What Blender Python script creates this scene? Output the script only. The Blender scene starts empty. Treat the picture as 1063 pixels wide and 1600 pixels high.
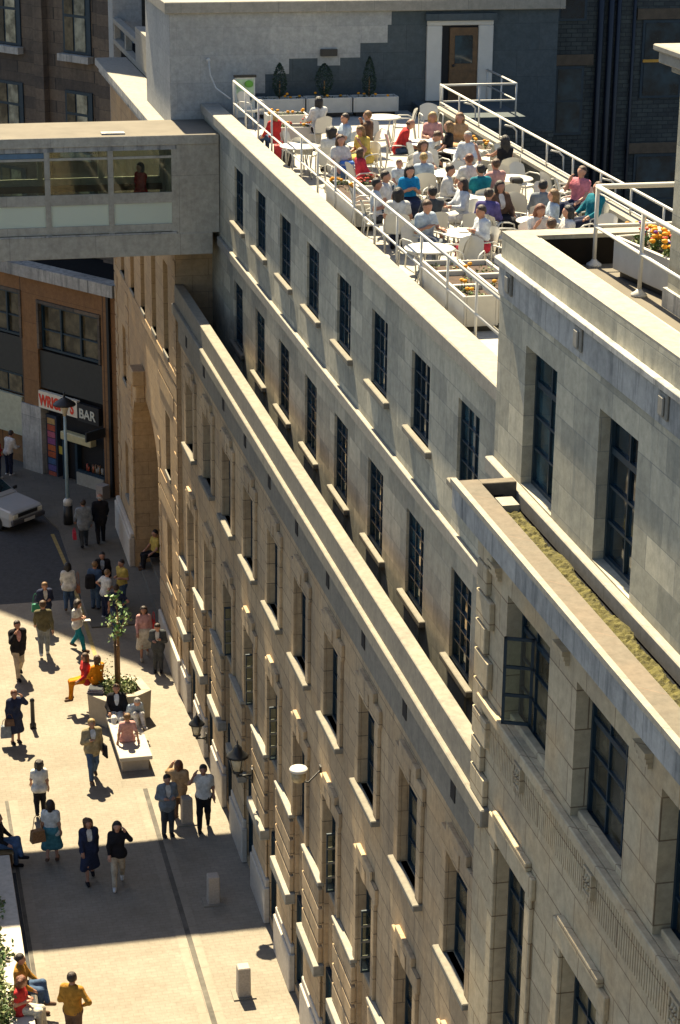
import bpy, bmesh, math, random
import numpy as np
from mathutils import Vector, Matrix
R_ = math.radians
SC = bpy.context.scene
COL = SC.collection
random.seed(11)

# ------------------------------------------------------------------ camera
H_CAM = 26.0
cam_data = bpy.data.cameras.new('camera')
cam_data.sensor_fit = 'VERTICAL'
cam_data.sensor_height = 36.0
cam_data.lens = 3302.74 / 1600 * 36.0
cam_data.clip_start = 0.5
cam_data.clip_end = 2000
cam = bpy.data.objects.new('camera', cam_data)
COL.objects.link(cam)
_p, _y, _r = R_(19.449), R_(12.777), R_(0.68)
fw = Vector((math.sin(_y)*math.cos(_p), math.cos(_y)*math.cos(_p), -math.sin(_p)))
rt = Vector((math.cos(_y), -math.sin(_y), 0))
up = rt.cross(fw)
rt2 = rt*math.cos(_r) + up*math.sin(_r)
up2 = -rt*math.sin(_r) + up*math.cos(_r)
m3 = Matrix((rt2, up2, -fw)).transposed()
cam.matrix_world = Matrix.Translation((0, 0, H_CAM)) @ m3.to_4x4()
SC.camera = cam

# ------------------------------------------------------------------ light
SUN_DIR = Vector((-0.055, 0.73, 1.0)).normalized()
ELEV = math.asin(SUN_DIR.z)
AZ = math.atan2(SUN_DIR.x, SUN_DIR.y)
sun_data = bpy.data.lights.new('sun', 'SUN')
sun_data.energy = 5.0
sun_data.angle = R_(0.5)
sun_data.color = (1.0, 0.85, 0.58)
sun = bpy.data.objects.new('sun', sun_data)
COL.objects.link(sun)
sun.rotation_euler = SUN_DIR.to_track_quat('Z', 'Y').to_euler()
sun.location = (0, 60, 80)
world = bpy.data.worlds.new('World')
SC.world = world
world.use_nodes = True
wn = world.node_tree.nodes
bg = wn['Background']
sky = wn.new('ShaderNodeTexSky')
sky.sky_type = 'NISHITA'
sky.sun_disc = False
sky.sun_elevation = ELEV
sky.sun_rotation = AZ
sky.air_density = 1.0
sky.dust_density = 1.2
sky.ozone_density = 1.0
world.node_tree.links.new(sky.outputs[0], bg.inputs[0])
bg.inputs[1].default_value = 0.05
SC.view_settings.view_transform = 'Standard'
SC.view_settings.look = 'None'
SC.view_settings.exposure = 1.85
SC.view_settings.gamma = 1.0
SC.view_settings.use_curve_mapping = False

G = 0.8           # street level
T = 17.15         # cafe terrace level

# ------------------------------------------------------------------ materials
MATS = {}
def new_mat(name):
    m = bpy.data.materials.new(name)
    m.use_nodes = True
    return m, m.node_tree.nodes, m.node_tree.links, m.node_tree.nodes['Principled BSDF']

def noise_node(n, l, vec, scale, detail=4, rough=0.6):
    t = n.new('ShaderNodeTexNoise')
    t.inputs['Scale'].default_value = scale
    t.inputs['Detail'].default_value = detail
    t.inputs['Roughness'].default_value = rough
    if vec is not None: l.new(vec, t.inputs['Vector'])
    return t

def ramp(n, l, src, p0, p1, c0=(0, 0, 0, 1), c1=(1, 1, 1, 1)):
    r = n.new('ShaderNodeValToRGB')
    r.color_ramp.elements[0].position = p0; r.color_ramp.elements[0].color = c0
    r.color_ramp.elements[1].position = p1; r.color_ramp.elements[1].color = c1
    l.new(src, r.inputs[0])
    return r

def mix(n, l, fac, a, b, mode='MIX'):
    x = n.new('ShaderNodeMix'); x.data_type = 'RGBA'; x.blend_type = mode
    if isinstance(fac, (int, float)): x.inputs[0].default_value = fac
    else: l.new(fac, x.inputs[0])
    for k, v in ((6, a), (7, b)):
        if isinstance(v, (tuple, list)): x.inputs[k].default_value = (*v[:3], 1)
        else: l.new(v, x.inputs[k])
    return x.outputs[2]

def plain(name, col, rough=0.7, var=0.12, scale=6, metal=0.0, spec=0.4, bump=0.0, bsc=6):
    if name in MATS: return MATS[name]
    m, n, l, b = new_mat(name)
    geo = n.new('ShaderNodeNewGeometry')
    t = noise_node(n, l, geo.outputs['Position'], scale)
    r = ramp(n, l, t.outputs[0], 0.3, 0.7, tuple(c*(1-var) for c in col)+(1,), tuple(min(1, c*(1+var)) for c in col)+(1,))
    l.new(r.outputs[0], b.inputs['Base Color'])
    b.inputs['Roughness'].default_value = rough
    b.inputs['Metallic'].default_value = metal
    b.inputs['Specular IOR Level'].default_value = spec
    if bump:
        bp = n.new('ShaderNodeBump'); bp.inputs['Strength'].default_value = bump; bp.inputs['Distance'].default_value = 0.02
        t2 = noise_node(n, l, geo.outputs['Position'], scale*bsc)
        l.new(t2.outputs[0], bp.inputs['Height']); l.new(bp.outputs[0], b.inputs['Normal'])
    MATS[name] = m
    return m

def ashlar(name, c1, c2, mortar, bw, bh, stain=(0.1, 0.1, 0.1), stain_amt=0.35, streak=0.3, warm=None, msize=0.008, off=0.5, bump=0.3, bias=0.0):
    """coursed stone: per-block tint, soft dirt and rain streaks"""
    if name in MATS: return MATS[name]
    m, n, l, b = new_mat(name)
    geo = n.new('ShaderNodeNewGeometry')
    sep = n.new('ShaderNodeSeparateXYZ'); l.new(geo.outputs['Position'], sep.inputs[0])
    add = n.new('ShaderNodeMath'); add.operation = 'ADD'
    l.new(sep.outputs[0], add.inputs[0]); l.new(sep.outputs[1], add.inputs[1])
    comb = n.new('ShaderNodeCombineXYZ'); l.new(add.outputs[0], comb.inputs[0]); l.new(sep.outputs[2], comb.inputs[1])
    br = n.new('ShaderNodeTexBrick')
    l.new(comb.outputs[0], br.inputs['Vector'])
    br.offset = off
    br.inputs['Scale'].default_value = 1.0
    br.inputs['Brick Width'].default_value = bw
    br.inputs['Row Height'].default_value = bh
    br.inputs['Mortar Size'].default_value = msize
    br.inputs['Mortar Smooth'].default_value = 0.3
    br.inputs['Bias'].default_value = bias
    br.inputs['Color1'].default_value = (*c1, 1); br.inputs['Color2'].default_value = (*c2, 1)
    br.inputs['Mortar'].default_value = (*mortar, 1)
    big = noise_node(n, l, geo.outputs['Position'], 0.55, 5, 0.62)
    rb = ramp(n, l, big.outputs[0], 0.42, 0.72)
    f1 = n.new('ShaderNodeMath'); f1.operation = 'MULTIPLY'; l.new(rb.outputs[0], f1.inputs[0]); f1.inputs[1].default_value = stain_amt
    col = mix(n, l, f1.outputs[0], br.outputs['Color'], stain)
    mp = n.new('ShaderNodeMapping'); mp.inputs['Scale'].default_value = (2.2, 2.2, 0.22)
    l.new(geo.outputs['Position'], mp.inputs[0])
    st = noise_node(n, l, mp.outputs[0], 2.0, 5, 0.65)
    rs = ramp(n, l, st.outputs[0], 0.5, 0.75)
    f2 = n.new('ShaderNodeMath'); f2.operation = 'MULTIPLY'; l.new(rs.outputs[0], f2.inputs[0]); f2.inputs[1].default_value = streak
    col = mix(n, l, f2.outputs[0], col, stain)
    if warm:
        wn_ = noise_node(n, l, geo.outputs['Position'], 0.9, 3, 0.5)
        rw = ramp(n, l, wn_.outputs[0], 0.5, 0.7)
        f3 = n.new('ShaderNodeMath'); f3.operation = 'MULTIPLY'; l.new(rw.outputs[0], f3.inputs[0]); f3.inputs[1].default_value = 0.5
        col = mix(n, l, f3.outputs[0], col, warm)
    fine = noise_node(n, l, geo.outputs['Position'], 7, 8, 0.75)
    rf = ramp(n, l, fine.outputs[0], 0.3, 0.7, (0.74, 0.74, 0.74, 1), (1.14, 1.14, 1.14, 1))
    col = mix(n, l, 1.0, col, rf.outputs[0], 'MULTIPLY')
    l.new(col, b.inputs['Base Color'])
    b.inputs['Roughness'].default_value = 0.88
    b.inputs['Specular IOR Level'].default_value = 0.25
    bp = n.new('ShaderNodeBump'); bp.inputs['Strength'].default_value = bump; bp.inputs['Distance'].default_value = 0.015
    inv = n.new('ShaderNodeMath'); inv.operation = 'SUBTRACT'; inv.inputs[0].default_value = 1.0; l.new(br.outputs['Fac'], inv.inputs[1])
    ad2 = n.new('ShaderNodeMath'); ad2.operation = 'MULTIPLY_ADD'; l.new(fine.outputs[0], ad2.inputs[0]); ad2.inputs[1].default_value = 0.5; l.new(inv.outputs[0], ad2.inputs[2])
    l.new(ad2.outputs[0], bp.inputs['Height']); l.new(bp.outputs[0], b.inputs['Normal'])
    MATS[name] = m
    return m

def glass_dark(name, col, rough=0.08):
    if name in MATS: return MATS[name]
    m, n, l, b = new_mat(name)
    geo = n.new('ShaderNodeNewGeometry')
    t = noise_node(n, l, geo.outputs['Position'], 1.7, 3)
    r = ramp(n, l, t.outputs[0], 0.4, 0.66, (*[c*0.5 for c in col], 1), (*[c*1.7 for c in col], 1))
    oi = n.new('ShaderNodeObjectInfo')
    rv = ramp(n, l, oi.outputs['Random'], 0.0, 1.0, (.45, .5, .55, 1), (2.1, 1.9, 1.6, 1))
    l.new(mix(n, l, 1.0, r.outputs[0], rv.outputs[0], 'MULTIPLY'), b.inputs['Base Color'])
    b.inputs['Roughness'].default_value = rough
    b.inputs['Specular IOR Level'].default_value = 0.5
    bp = n.new('ShaderNodeBump'); bp.inputs['Strength'].default_value = 0.08
    t2 = noise_node(n, l, geo.outputs['Position'], 2.5, 2); l.new(t2.outputs[0], bp.inputs['Height']); l.new(bp.outputs[0], b.inputs['Normal'])
    MATS[name] = m
    return m

def glass_clear(name, tint=(0.8, 0.85, 0.8)):
    m, n, l, b = new_mat(name)
    out = n['Material Output']
    tr = n.new('ShaderNodeBsdfTransparent'); tr.inputs[0].default_value = (*tint, 1)
    gl = n.new('ShaderNodeBsdfGlossy'); gl.inputs['Roughness'].default_value = 0.03
    fr = n.new('ShaderNodeFresnel'); fr.inputs[0].default_value = 1.5
    mx = n.new('ShaderNodeMixShader')
    l.new(fr.outputs[0], mx.inputs[0]); l.new(tr.outputs[0], mx.inputs[1]); l.new(gl.outputs[0], mx.inputs[2])
    l.new(mx.outputs[0], out.inputs[0])
    return m

def glass_frosted(name, col=(0.9, 0.93, 0.8)):
    m, n, l, b = new_mat(name)
    out = n['Material Output']
    tr = n.new('ShaderNodeBsdfTranslucent'); tr.inputs[0].default_value = (*col, 1)
    df = n.new('ShaderNodeBsdfDiffuse'); df.inputs[0].default_value = (*col, 1)
    mx = n.new('ShaderNodeMixShader'); mx.inputs[0].default_value = 0.45
    l.new(tr.outputs[0], mx.inputs[1]); l.new(df.outputs[0], mx.inputs[2])
    l.new(mx.outputs[0], out.inputs[0])
    return m

M_UP = ashlar('upper_stone', (0.54, 0.495, 0.365), (0.30, 0.285, 0.22), (0.30, 0.29, 0.24), 0.92, 0.44, (0.12, 0.135, 0.135), 0.45, 0.4, bias=-0.1)
M_F = ashlar('facade_stone', (0.51, 0.385, 0.235), (0.42, 0.315, 0.19), (0.17, 0.13, 0.085), 1.1, 0.46, (0.15, 0.12, 0.09), 0.5, 0.55, warm=(0.52, 0.35, 0.18), msize=.011)
M_R = ashlar('corner_stone', (0.52, 0.435, 0.285), (0.45, 0.37, 0.24), (0.20, 0.145, 0.085), 1.0, 0.52, (0.24, 0.20, 0.15), 0.4, 0.3, warm=(0.54, 0.38, 0.20), msize=.011)
M_FAR = ashlar('tan_stone', (0.45, 0.32, 0.18), (0.37, 0.26, 0.15), (0.22, 0.15, 0.09), 0.9, 0.45, (0.18, 0.13, 0.08), 0.35, 0.3, warm=(0.50, 0.33, 0.16))
M_COPE = ashlar('coping_stone', (0.30, 0.28, 0.235), (0.265, 0.25, 0.21), (0.18, 0.17, 0.145), 1.3, 3.0, (0.28, 0.26, 0.22), 0.35, 0.3)
M_COPE_B = ashlar('brown_coping', (0.140, 0.122, 0.095), (0.128, 0.112, 0.088), (0.2, 0.14, 0.1), 1.6, 3.0, (0.22, 0.16, 0.11), 0.4, 0.1)
M_STREAK = ashlar('streaked_stone', (0.44, 0.43, 0.39), (0.38, 0.375, 0.345), (0.2, 0.2, 0.19), 1.4, 3.0, (0.07, 0.08, 0.085), 0.5, 0.9)
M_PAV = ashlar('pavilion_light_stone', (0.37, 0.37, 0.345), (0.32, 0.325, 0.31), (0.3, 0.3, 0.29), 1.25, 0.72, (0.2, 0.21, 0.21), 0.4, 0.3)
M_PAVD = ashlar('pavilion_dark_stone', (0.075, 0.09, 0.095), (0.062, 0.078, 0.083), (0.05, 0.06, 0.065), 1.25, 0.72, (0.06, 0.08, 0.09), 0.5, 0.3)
M_OLD = ashlar('soot_stone', (0.16, 0.125, 0.09), (0.085, 0.072, 0.06), (0.05, 0.045, 0.04), 0.9, 0.42, (0.035, 0.035, 0.035), 0.6, 0.5)
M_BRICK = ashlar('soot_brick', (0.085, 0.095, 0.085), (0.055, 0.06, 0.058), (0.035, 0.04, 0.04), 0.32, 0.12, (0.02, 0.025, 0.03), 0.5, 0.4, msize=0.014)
M_PANEL = ashlar('brown_panel', (0.235, 0.125, 0.055), (0.205, 0.11, 0.05), (0.10, 0.06, 0.035), 0.95, 1.1, (0.12, 0.075, 0.045), 0.35, 0.3, off=0.0)
M_CONC = ashlar('bridge_concrete', (0.46, 0.425, 0.34), (0.42, 0.39, 0.315), (0.3, 0.28, 0.23), 2.2, 4.0, (0.2, 0.18, 0.14), 0.45, 0.35)
M_SILL = ashlar('sill_stone', (0.215, 0.20, 0.16), (0.19, 0.175, 0.14), (0.2, 0.19, 0.16), 2.3, 3.0, (0.2, 0.18, 0.15), 0.4, 0.3)
M_ROOF = plain('pale_roofing', (0.12, 0.105, 0.08), 0.9, 0.15, 1.2, bump=0.2)
M_TFLOOR = ashlar('terrace_paving', (0.38, 0.365, 0.325), (0.35, 0.335, 0.30), (0.26, 0.25, 0.22), 0.6, 0.6, (0.34, 0.32, 0.28), 0.35, 0.0)
M_WHITE = plain('white_paint', (0.47, 0.46, 0.42), 0.45, 0.06, 3)
M_PLASTIC = plain('white_plastic', (0.50, 0.485, 0.43), 0.4, 0.05, 2)
M_TROUGH = plain('white_trough', (0.46, 0.44, 0.385), 0.6, 0.1, 3)
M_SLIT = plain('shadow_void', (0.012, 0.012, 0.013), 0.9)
M_FRAME = plain('dark_teal_metal', (0.008, 0.026, 0.042), 0.45, 0.2)
M_BLACK = plain('black_iron', (0.012, 0.013, 0.014), 0.45, 0.2)
M_GLASS = glass_dark('dark_glass', (0.010, 0.026, 0.038))
M_GLASSF = glass_dark('curtained_glass', (0.085, 0.075, 0.05), 0.12)
M_SOIL = plain('soil', (0.05, 0.03, 0.02), 0.95, 0.4, 12)
M_MOSS = plain('moss', (0.085, 0.075, 0.018), 0.95, 0.55, 14, bump=0.8)
M_GUT = plain('lead_gutter', (0.010, 0.011, 0.012), 0.95, spec=.1)
M_PLINTH = plain('granite_plinth', (0.42, 0.38, 0.32), 0.7, 0.14, 9)
M_GRAN = plain('granite', (0.32, 0.28, 0.235), 0.75, 0.16, 25)
M_TIMBER = plain('door_timber', (0.10, 0.055, 0.022), 0.5, 0.25, 8)
M_LEAF = plain('leaf_green', (0.06, 0.11, 0.025), 0.6, 0.45, 5)
M_LEAF_PALE = plain('leaf_pale', (0.17, 0.19, 0.075), 0.6, 0.35, 7)
M_LEAF_DARK = plain('leaf_dark', (0.012, 0.03, 0.018), 0.7, 0.4, 9)
M_BARK = plain('bark', (0.22, 0.12, 0.05), 0.9, 0.25, 14)
M_ORANGE = plain('orange_flower', (0.62, 0.26, 0.005), 0.7, 0.2, 9)
M_REDFL = plain('red_flower', (0.45, 0.05, 0.03), 0.7, 0.3, 9)
M_PURPLE = plain('purple_flower', (0.12, 0.03, 0.25), 0.7, 0.3, 9)

# ------------------------------------------------------------------ mesh builder
class MB:
    def __init__(s): s.v = []; s.f = []; s.mi = []; s.sm = []
    def quad(s, pts, mi=0, smooth=False):
        i = len(s.v); s.v += [tuple(p) for p in pts]; s.f.append(tuple(range(i, i+len(pts)))); s.mi.append(mi); s.sm.append(smooth)
    def box(s, x0, x1, y0, y1, z0, z1, mi=0, top=None):
        i = len(s.v)
        s.v += [(x0,y0,z0),(x1,y0,z0),(x1,y1,z0),(x0,y1,z0),(x0,y0,z1),(x1,y0,z1),(x1,y1,z1),(x0,y1,z1)]
        for k, f in enumerate(((0,3,2,1),(4,5,6,7),(0,1,5,4),(1,2,6,5),(2,3,7,6),(3,0,4,7))):
            s.f.append(tuple(i+j for j in f)); s.mi.append(top if (k == 1 and top is not None) else mi); s.sm.append(False)
        return s
    def hexa(s, p, mi=0):
        """eight corners: bottom ring of four then top ring"""
        i = len(s.v); s.v += [tuple(q) for q in p]
        for f in ((0,3,2,1),(4,5,6,7),(0,1,5,4),(1,2,6,5),(2,3,7,6),(3,0,4,7)):
            s.f.append(tuple(i+j for j in f)); s.mi.append(mi); s.sm.append(False)
    def prism(s, poly, z0, z1, mi=0, top=None):
        n = len(poly); i = len(s.v)
        s.v += [(x, y, z0) for x, y in poly] + [(x, y, z1) for x, y in poly]
        s.f.append(tuple(i+k for k in reversed(range(n)))); s.mi.append(mi); s.sm.append(False)
        s.f.append(tuple(i+n+k for k in range(n))); s.mi.append(mi if top is None else top); s.sm.append(False)
        for k in range(n):
            s.f.append((i+k, i+(k+1)%n, i+n+(k+1)%n, i+n+k)); s.mi.append(mi); s.sm.append(False)
    def tube(s, pts, rad, n=8, mi=0, cap=True, smooth=True):
        pts = [Vector(p) for p in pts]
        if not isinstance(rad, (list, tuple)): rad = [rad]*len(pts)
        i0 = len(s.v); prev = None
        for k, p in enumerate(pts):
            d = (pts[min(k+1, len(pts)-1)] - pts[max(k-1, 0)]).normalized()
            if prev is None:
                a = Vector((0, 0, 1)) if abs(d.z) < 0.9 else Vector((1, 0, 0))
                u = d.cross(a).normalized()
            else:
                u = (prev - d*prev.dot(d)).normalized()
            prev = u
            w = d.cross(u)
            for j in range(n):
                t = 2*math.pi*j/n
                q = p + (u*math.cos(t) + w*math.sin(t))*rad[k]
                s.v.append(tuple(q))
        for k in range(len(pts)-1):
            for j in range(n):
                a = i0+k*n+j; b = i0+k*n+(j+1)%n
                s.f.append((a, b, b+n, a+n)); s.mi.append(mi); s.sm.append(smooth)
        if cap:
            s.f.append(tuple(i0+j for j in reversed(range(n)))); s.mi.append(mi); s.sm.append(False)
            e = i0+(len(pts)-1)*n
            s.f.append(tuple(e+j for j in range(n))); s.mi.append(mi); s.sm.append(False)
    def lathe(s, cx, cy, prof, n=16, mi=0, smooth=True):
        i0 = len(s.v)
        for r, z in prof:
            for j in range(n):
                t = 2*math.pi*j/n; s.v.append((cx+r*math.cos(t), cy+r*math.sin(t), z))
        for k in range(len(prof)-1):
            for j in range(n):
                a = i0+k*n+j; b = i0+k*n+(j+1)%n
                s.f.append((a, b, b+n, a+n)); s.mi.append(mi); s.sm.append(smooth)
        s.f.append(tuple(i0+j for j in reversed(range(n)))); s.mi.append(mi); s.sm.append(False)
        e = i0+(len(prof)-1)*n
        s.f.append(tuple(e+j for j in range(n))); s.mi.append(mi); s.sm.append(False)
    def ball(s, c, r, mi=0, n=8, rings=5, sq=(1, 1, 1)):
        prof = []
        i0 = len(s.v)
        for k in range(rings+1):
            ph = -math.pi/2 + math.pi*(k+0.02)/(rings+0.04)
            for j in range(n):
                t = 2*math.pi*j/n
                s.v.append((c[0]+r*sq[0]*math.cos(ph)*math.cos(t), c[1]+r*sq[1]*math.cos(ph)*math.sin(t), c[2]+r*sq[2]*math.sin(ph)))
        for k in range(rings):
            for j in range(n):
                a = i0+k*n+j; b = i0+k*n+(j+1)%n
                s.f.append((a, b, b+n, a+n)); s.mi.append(mi); s.sm.append(True)
    def leaf(s, c, size, mi=0, rng=random):
        c = Vector(c)
        a = Vector((rng.gauss(0,1), rng.gauss(0,1), rng.gauss(0,0.7))).normalized()
        b = a.cross(Vector((rng.gauss(0,1), rng.gauss(0,1), rng.gauss(0,1)))).normalized()
        nrm = a.cross(b)
        L = size*rng.uniform(0.7, 1.3); W = L*0.55
        s.quad([c-a*L*0.5, c+b*W*0.5+nrm*W*0.12, c+a*L*0.5, c-b*W*0.5+nrm*W*0.12], mi)
    def build(s, name, mats, parent=None, loc=None, rot=0.0, bevel=0.0):
        """links ONE mesh object. With loc the vertices are local; otherwise they are world coordinates"""
        me = bpy.data.meshes.new(name)
        vs = s.v
        if loc is None and parent is not None:
            w = WLOC[parent.name]; vs = [(x-w[0], y-w[1], z-w[2]) for x, y, z in s.v]
        elif loc is None and s.v:
            xs = [v[0] for v in s.v]; ys = [v[1] for v in s.v]; zs = [v[2] for v in s.v]
            c = ((min(xs)+max(xs))/2, (min(ys)+max(ys))/2, min(zs))
            vs = [(x-c[0], y-c[1], z-c[2]) for x, y, z in s.v]
        me.from_pydata(vs, [], s.f)
        if not isinstance(mats, (list, tuple)): mats = [mats]
        for m in mats: me.materials.append(m)
        me.polygons.foreach_set('material_index', s.mi)
        me.polygons.foreach_set('use_smooth', s.sm)
        me.update()
        o = bpy.data.objects.new(name, me)
        COL.objects.link(o)
        if parent is not None:
            o.parent = parent
            if loc is not None:
                o.location = loc
            WLOC[o.name] = tuple(Vector(WLOC[parent.name]) + Vector(o.location))
        else:
            o.location = loc if loc is not None else c
            WLOC[o.name] = tuple(o.location)
        o.rotation_euler.z = rot
        if bevel:
            bv = o.modifiers.new('bevel', 'BEVEL'); bv.width = bevel; bv.segments = 1; bv.limit_method = 'ANGLE'
        return o
WLOC = {}
def tag(o, label=None, cat=None, group=None, kind=None):
    if label: o['label'] = label
    if cat: o['category'] = cat
    if group: o['group'] = group
    if kind: o['kind'] = kind
    return o
def thing(name, loc, label, cat, group=None, rot=0.0):
    o = bpy.data.objects.new(name, None)
    o.empty_display_size = 0.3
    COL.objects.link(o)
    o.location = loc; o.rotation_euler.z = rot
    WLOC[o.name] = tuple(loc)
    return tag(o, label, cat, group)
def dup(o, parent=None, loc=None):
    c = o.copy(); COL.objects.link(c)
    c.parent = parent if parent is not None else None
    if loc is not None: c.location = loc
    for ch in list(o.children): dup(ch, c)
    return c
def put(proto, parent, wloc):
    """copy of a part (and its sub-parts) at a world position under an unrotated thing"""
    w = WLOC[parent.name]
    return dup(proto, parent, (wloc[0]-w[0], wloc[1]-w[1], wloc[2]-w[2]))

def wall_x(mb, xf, xb, ys, zs, is_open, mi=0, mi_rev=None, sides=True):
    """wall facing -X with openings: grid of cells between ys and zs, front at xf, reveals to xb"""
    if mi_rev is None: mi_rev = mi
    ny, nz = len(ys)-1, len(zs)-1
    op = [[is_open((ys[i]+ys[i+1])/2, (zs[j]+zs[j+1])/2) for j in range(nz)] for i in range(ny)]
    for i in range(ny):
        for j in range(nz):
            if not op[i][j]:
                mb.quad([(xf,ys[i+1],zs[j]),(xf,ys[i],zs[j]),(xf,ys[i],zs[j+1]),(xf,ys[i+1],zs[j+1])], mi)
                mb.quad([(xb,ys[i],zs[j]),(xb,ys[i+1],zs[j]),(xb,ys[i+1],zs[j+1]),(xb,ys[i],zs[j+1])], mi_rev)
                for di, dj in ((1,0),(-1,0),(0,1),(0,-1)):
                    a, b = i+di, j+dj
                    edge = a < 0 or a >= ny or b < 0 or b >= nz
                    if edge or op[a][b]:
                        if di == 1: q = [(xf,ys[i+1],zs[j]),(xf,ys[i+1],zs[j+1]),(xb,ys[i+1],zs[j+1]),(xb,ys[i+1],zs[j])]
                        elif di == -1: q = [(xf,ys[i],zs[j]),(xb,ys[i],zs[j]),(xb,ys[i],zs[j+1]),(xf,ys[i],zs[j+1])]
                        elif dj == 1: q = [(xf,ys[i],zs[j+1]),(xb,ys[i],zs[j+1]),(xb,ys[i+1],zs[j+1]),(xf,ys[i+1],zs[j+1])]
                        else: q = [(xf,ys[i],zs[j]),(xf,ys[i+1],zs[j]),(xb,ys[i+1],zs[j]),(xb,ys[i],zs[j])]
                        mb.quad(q, mi_rev)
def breaks(lo, hi, vals): return sorted(set([lo, hi] + [round(v, 4) for v in vals if lo < v < hi]))

def window_proto(name, w, h, cols, rows, pane_mat, sill=None, fr=0.05, bar=0.025, trans=None):
    """window facing -X, origin at the middle of its foot on the glass plane"""
    mb = MB()
    hw = w/2
    d0, d1 = -0.05, 0.06
    mb.box(d0, d1, -hw, -hw+fr, 0, h); mb.box(d0, d1, hw-fr, hw, 0, h)
    mb.box(d0, d1, -hw+fr, hw-fr, 0, fr); mb.box(d0, d1, -hw+fr, hw-fr, h-fr, h)
    for k in range(1, cols):
        y = -hw+fr+(w-2*fr)*k/cols; mb.box(d0+0.015, d1-0.02, y-bar/2, y+bar/2, fr, h-fr)
    for k in range(1, rows):
        z = fr+(h-2*fr)*k/rows
        bb = bar*2.4 if trans == k else bar
        mb.box(d0+0.012, d1-0.022, -hw+fr, hw-fr, z-bb/2, z+bb/2)
    o = mb.build(name, M_FRAME, None, loc=(0, 0, -500))
    p = MB(); p.box(0.0, 0.012, -hw+fr, hw-fr, fr, h-fr); p.build('pane', pane_mat, o, loc=(0, 0, 0))
    if sill:
        x0, x1, ext, th, dz = sill
        q = MB(); q.box(x0, x1, -hw-ext, hw+ext, dz-th, dz)
        q.build('sill', M_SILL, o, loc=(0, 0, 0), bevel=0.015)
    return o
PROTOS = []
def drop_protos():
    def kill(o):
        for ch in list(o.children): kill(ch)
        bpy.data.objects.remove(o, do_unlink=True)
    for o in PROTOS: kill(o)

# ================================================================== the setting: ground
def paving_mat(name, c1, c2, mort, bw, bh, bump=0.4):
    m, n, l, b = new_mat(name)
    geo = n.new('ShaderNodeNewGeometry')
    br = n.new('ShaderNodeTexBrick'); l.new(geo.outputs['Position'], br.inputs['Vector'])
    br.inputs['Scale'].default_value = 1; br.inputs['Brick Width'].default_value = bw; br.inputs['Row Height'].default_value = bh
    br.inputs['Mortar Size'].default_value = 0.009; br.inputs['Mortar Smooth'].default_value = 0.4
    br.inputs['Color1'].default_value = (*c1, 1); br.inputs['Color2'].default_value = (*c2, 1); br.inputs['Mortar'].default_value = (*mort, 1)
    t = noise_node(n, l, geo.outputs['Position'], 0.5, 6, 0.65)
    r = ramp(n, l, t.outputs[0], 0.3, 0.75, (0.78, 0.76, 0.72, 1), (1.08, 1.08, 1.08, 1))
    t2 = noise_node(n, l, geo.outputs['Position'], 7, 5, 0.7)
    r2 = ramp(n, l, t2.outputs[0], 0.3, 0.7, (0.85, 0.85, 0.85, 1), (1.08, 1.08, 1.08, 1))
    col = mix(n, l, 1.0, br.outputs['Color'], r.outputs[0], 'MULTIPLY')
    col = mix(n, l, 1.0, col, r2.outputs[0], 'MULTIPLY')
    l.new(col, b.inputs['Base Color']); b.inputs['Roughness'].default_value = 0.85; b.inputs['Specular IOR Level'].default_value = 0.3
    bp = n.new('ShaderNodeBump'); bp.inputs['Strength'].default_value = bump; bp.inputs['Distance'].default_value = 0.012
    inv = n.new('ShaderNodeMath'); inv.operation = 'MULTIPLY_ADD'; l.new(br.outputs['Fac'], inv.inputs[0]); inv.inputs[1].default_value = -1; l.new(t2.outputs[0], inv.inputs[2])
    l.new(inv.outputs[0], bp.inputs['Height']); l.new(bp.outputs[0], b.inputs['Normal'])
    return m
M_SETT = paving_mat('street_setts', (0.238, 0.212, 0.170), (0.222, 0.197, 0.158), (0.195, 0.172, 0.138), 0.24, 0.12, .25)
M_FLAG = paving_mat('pavement_flags', (0.13, 0.12, 0.10), (0.115, 0.107, 0.09), (0.085, 0.08, 0.068), 0.9, 0.6, 0.25)
M_ASPH = plain('asphalt', (0.035, 0.037, 0.04), 0.9, 0.25, 8, bump=0.4)
M_YEL = plain('faded_yellow_paint', (0.24, 0.18, 0.06), 0.8, 0.3, 5)
M_KERB = paving_mat('kerb_slabs', (0.255, 0.227, 0.182), (0.24, 0.213, 0.17), (0.17, 0.15, 0.12), 2.0, 0.9, .2)
M_CHAN = plain('worn_channel', (0.075, 0.068, 0.055), .85, .4, 3)
mb = MB(); mb.quad([(-250,-150,G-0.02),(250,-150,G-0.02),(250,350,G-0.02),(-250,350,G-0.02)])
tag(mb.build('ground', M_ASPH), kind='structure')
mb = MB(); mb.quad([(2.45,10,G),(8.6,10,G),(8.6,63.0,G),(-6,63.0,G),(-6,45.62,G),(2.45,45.62,G)])
tag(mb.build('street', M_SETT), kind='structure')
mb = MB(); mb.quad([(-6,63.0,G+.002),(5.9,63.0,G),(5.75,69.5,G+.002),(5.0,72.5,G+.002),(2.0,76.0,G+.002),(-6,86,G+.002)])
tag(mb.build('road', M_ASPH), kind='structure')
mb = MB(); mb.prism([(5.9,60.5),(8.6,60.5),(8.6,78.0),(4.0,84.0),(0.2,82),(2.0,76.0),(5.0,72.5),(5.75,69.5)], G-0.02, G+0.05)
tag(mb.build('pavement', M_FLAG), kind='structure')
mb = MB(); mb.quad([(5.72,58.3,G+.006),(5.84,58.3,G+.006),(5.78,65.0,G+.006),(5.66,65.0,G+.006)]); mb.quad([(5.66,65.0,G+.006),(5.78,65.0,G+.006),(5.55,69.2,G+.006),(5.43,69.2,G+.006)])
tag(mb.build('kerb_line', M_YEL), kind='structure')
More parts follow.
